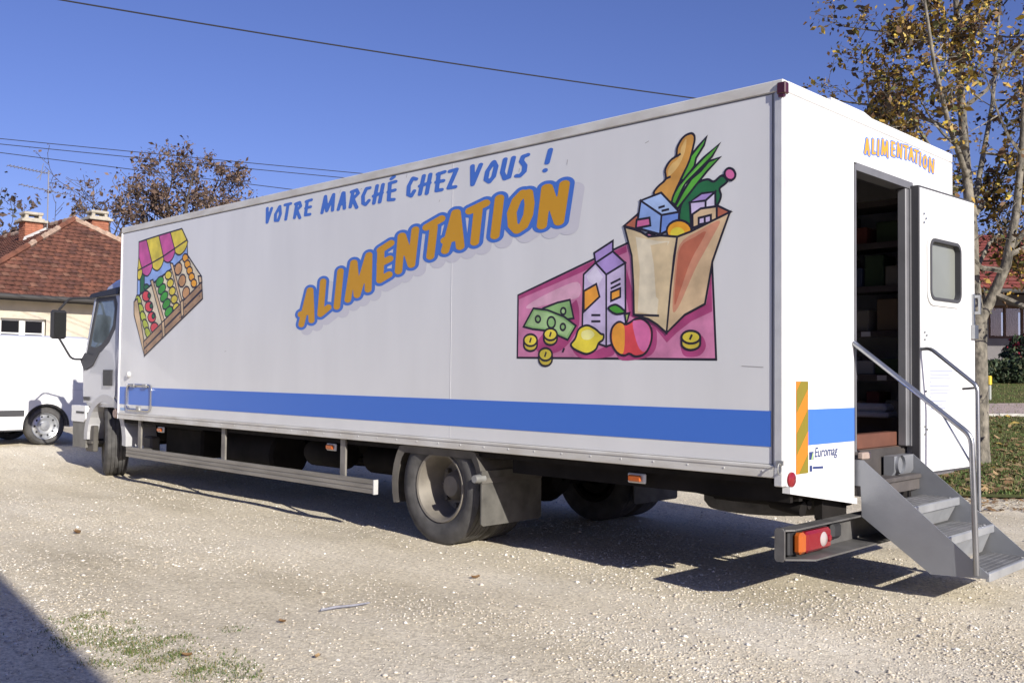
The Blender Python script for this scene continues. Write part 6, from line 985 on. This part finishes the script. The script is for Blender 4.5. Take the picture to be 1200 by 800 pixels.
# hedge, shrub, marker post in front of the right house
def bush(name, c, r, n, mats, p, label, cat, size, group=None):
    t = empty(name, c, label, cat, group); b = MB(); c = Vector(c)
    for k in range(9):
        a = 2 * math.pi * k / 9; b.tube([c + Vector((0, 0, -.1)), c + Vector((r[0] * .35 * math.cos(a), r[1] * .35 * math.sin(a), r[2] * .7)), c + Vector((r[0] * .7 * math.cos(a), r[1] * .7 * math.sin(a), r[2] * 1.4))], [.02, .015, .006], 4)
    part(b, 'stems', M_barkd, t)
    d = rng.normal(0, 1, (n, 3)); d /= np.linalg.norm(d, axis=1)[:, None]; q = d * (rng.uniform(.25, 1, n) ** .4)[:, None] * (1 + .18 * np.sin(d[:, :1] * 5 + d[:, 1:2] * 4) * np.cos(d[:, 2:] * 6))
    q = q * np.array(r) + np.array([c.x, c.y, c.z + r[2]]); leaf_quads('foliage', q, size, mats, rng.choice(len(mats), n, p=p), 1., t)
hm = [mat('hedge_green', (.035, .06, .022), .7), mat('hedge_dark', (.02, .032, .015), .8), mat('hedge_olive', (.07, .075, .03), .7)]
for k, l in enumerate((14.6, 15.9, 17.2, 18.5)):
    c = at(31, l); bush('hedge_shrub', (c.x, c.y, 1.12), (.95, .95, .44), 3800, hm, [.5, .35, .15], ['clipped dark green hedge shrub behind the tree trunk', 'dark green hedge shrub below the dark window', 'dark green hedge shrub at the right edge of the picture', 'dark green hedge shrub beyond the right edge'][k], 'shrub', .06, 'hedge in front of the red-roofed house')
c = at(31.6, 16.75); bush('flowering_shrub', (c.x, c.y, 1.3), (.75, .75, .78), 3600, [hm[0], hm[1], mat('flower_red', (.30, .02, .04), .6)], [.5, .38, .12], 'shrub with red flowers in front of the right house', 'shrub', .06)
c = at(25, 12.25); zc = float(ground_h(c.x, c.y)); mk = empty('marker_post', (c.x, c.y, zc), 'small yellow marker post standing in the lawn behind the tree', 'marker post')
part(MB().box((c.x - .05, c.y - .05, zc - .05), (c.x + .05, c.y + .05, zc + .42), bev=.01), 'post', mat('marker_grey', (.35, .36, .33), .6), mk)
part(MB().box((c.x - .065, c.y - .065, zc + .42), (c.x + .065, c.y + .065, zc + .66), bev=.02), 'cap', mat('marker_yellow', (.70, .50, .04), .5), mk)
# climbing plant at the left house window
c = Vector((fx + .25, 6.9, .2)); bush('wall_shrub', (c.x, c.y, .2), (.35, .6, .92), 1500, [hm[2], mat('leaf_red', (.40, .06, .03), .7), mat('leaf_straw', (.42, .30, .10), .7)], [.5, .2, .3], 'reddish climbing shrub on the cream house wall beside the wing mirror', 'shrub', .07)

# far wood closing the horizon
n = 26000; a = rng.uniform(-1.3, 1.25, n); rr_ = 118 + rng.uniform(-6, 6, n) + 10 * np.sin(a * 5)
hgt = 5.2 + 1.3 * np.sin(a * 23) + .9 * np.sin(a * 57 + 1) + .6 * np.sin(a * 131 + 2)
s_ = rr_ * np.cos(a); l_ = rr_ * np.sin(a); x = 2.701 + FW[0] * s_ + RT[0] * l_; y = -4.9 + FW[1] * s_ + RT[1] * l_
z = ground_h(x, y) + hgt * rng.uniform(0, 1, n) ** .7
wd = leaf_quads('distant_wood', np.stack([x, y, z], -1), .75, [hm[0], hm[2], leaf_l[0], leaf_l[2]], rng.choice(4, n, p=[.3, .25, .25, .2])); structure(wd, 'far wood along the horizon', 'stuff')

# ------------------------------------------------------------------ overhead lines
pole = at(25, 8.75); up_ = empty('utility_pole', (pole.x, pole.y, 0), 'wooden utility pole standing hidden behind the truck', 'utility pole')
part(MB().tube([(pole.x, pole.y, -.2), (pole.x, pole.y, 8.05)], [.14, .09], 12), 'pole', mat('pole_wood', (.16, .12, .09), .9, var=.3, scale=8), up_, True)
part(MB().box((pole.x - .4, pole.y - .04, 7.6), (pole.x + .4, pole.y + .04, 7.7)), 'cross_arm', mat('pole_wood', (0, 0, 0)), up_)
def cable(a, c, sag, r, label):
    b = MB(); n = 40; b.tube([a.lerp(c, i / n) - Vector((0, 0, sag * 4 * (i / n) * (1 - i / n))) for i in range(n + 1)], r, 5)
    tag(b.build('overhead_cable', mat('cable_black', (.02, .02, .025), .6), smooth=True), label, 'cable', 'overhead cables')
cable(pt(-240, -58, 17), pt(1000, 137, 25), .16, .017, 'thick dark cable crossing high above the truck')
cable(pt(-300, 131, 21), pt(1000, 254, 25), .06, .009, 'uppermost of the three thin wires at left above the house')
cable(pt(-300, 137, 21), pt(1000, 262, 25), .06, .009, 'middle one of the three thin wires at left above the house')
cable(pt(-300, 139, 21), pt(1000, 300, 25), .06, .009, 'lowest of the three thin wires at left above the house')
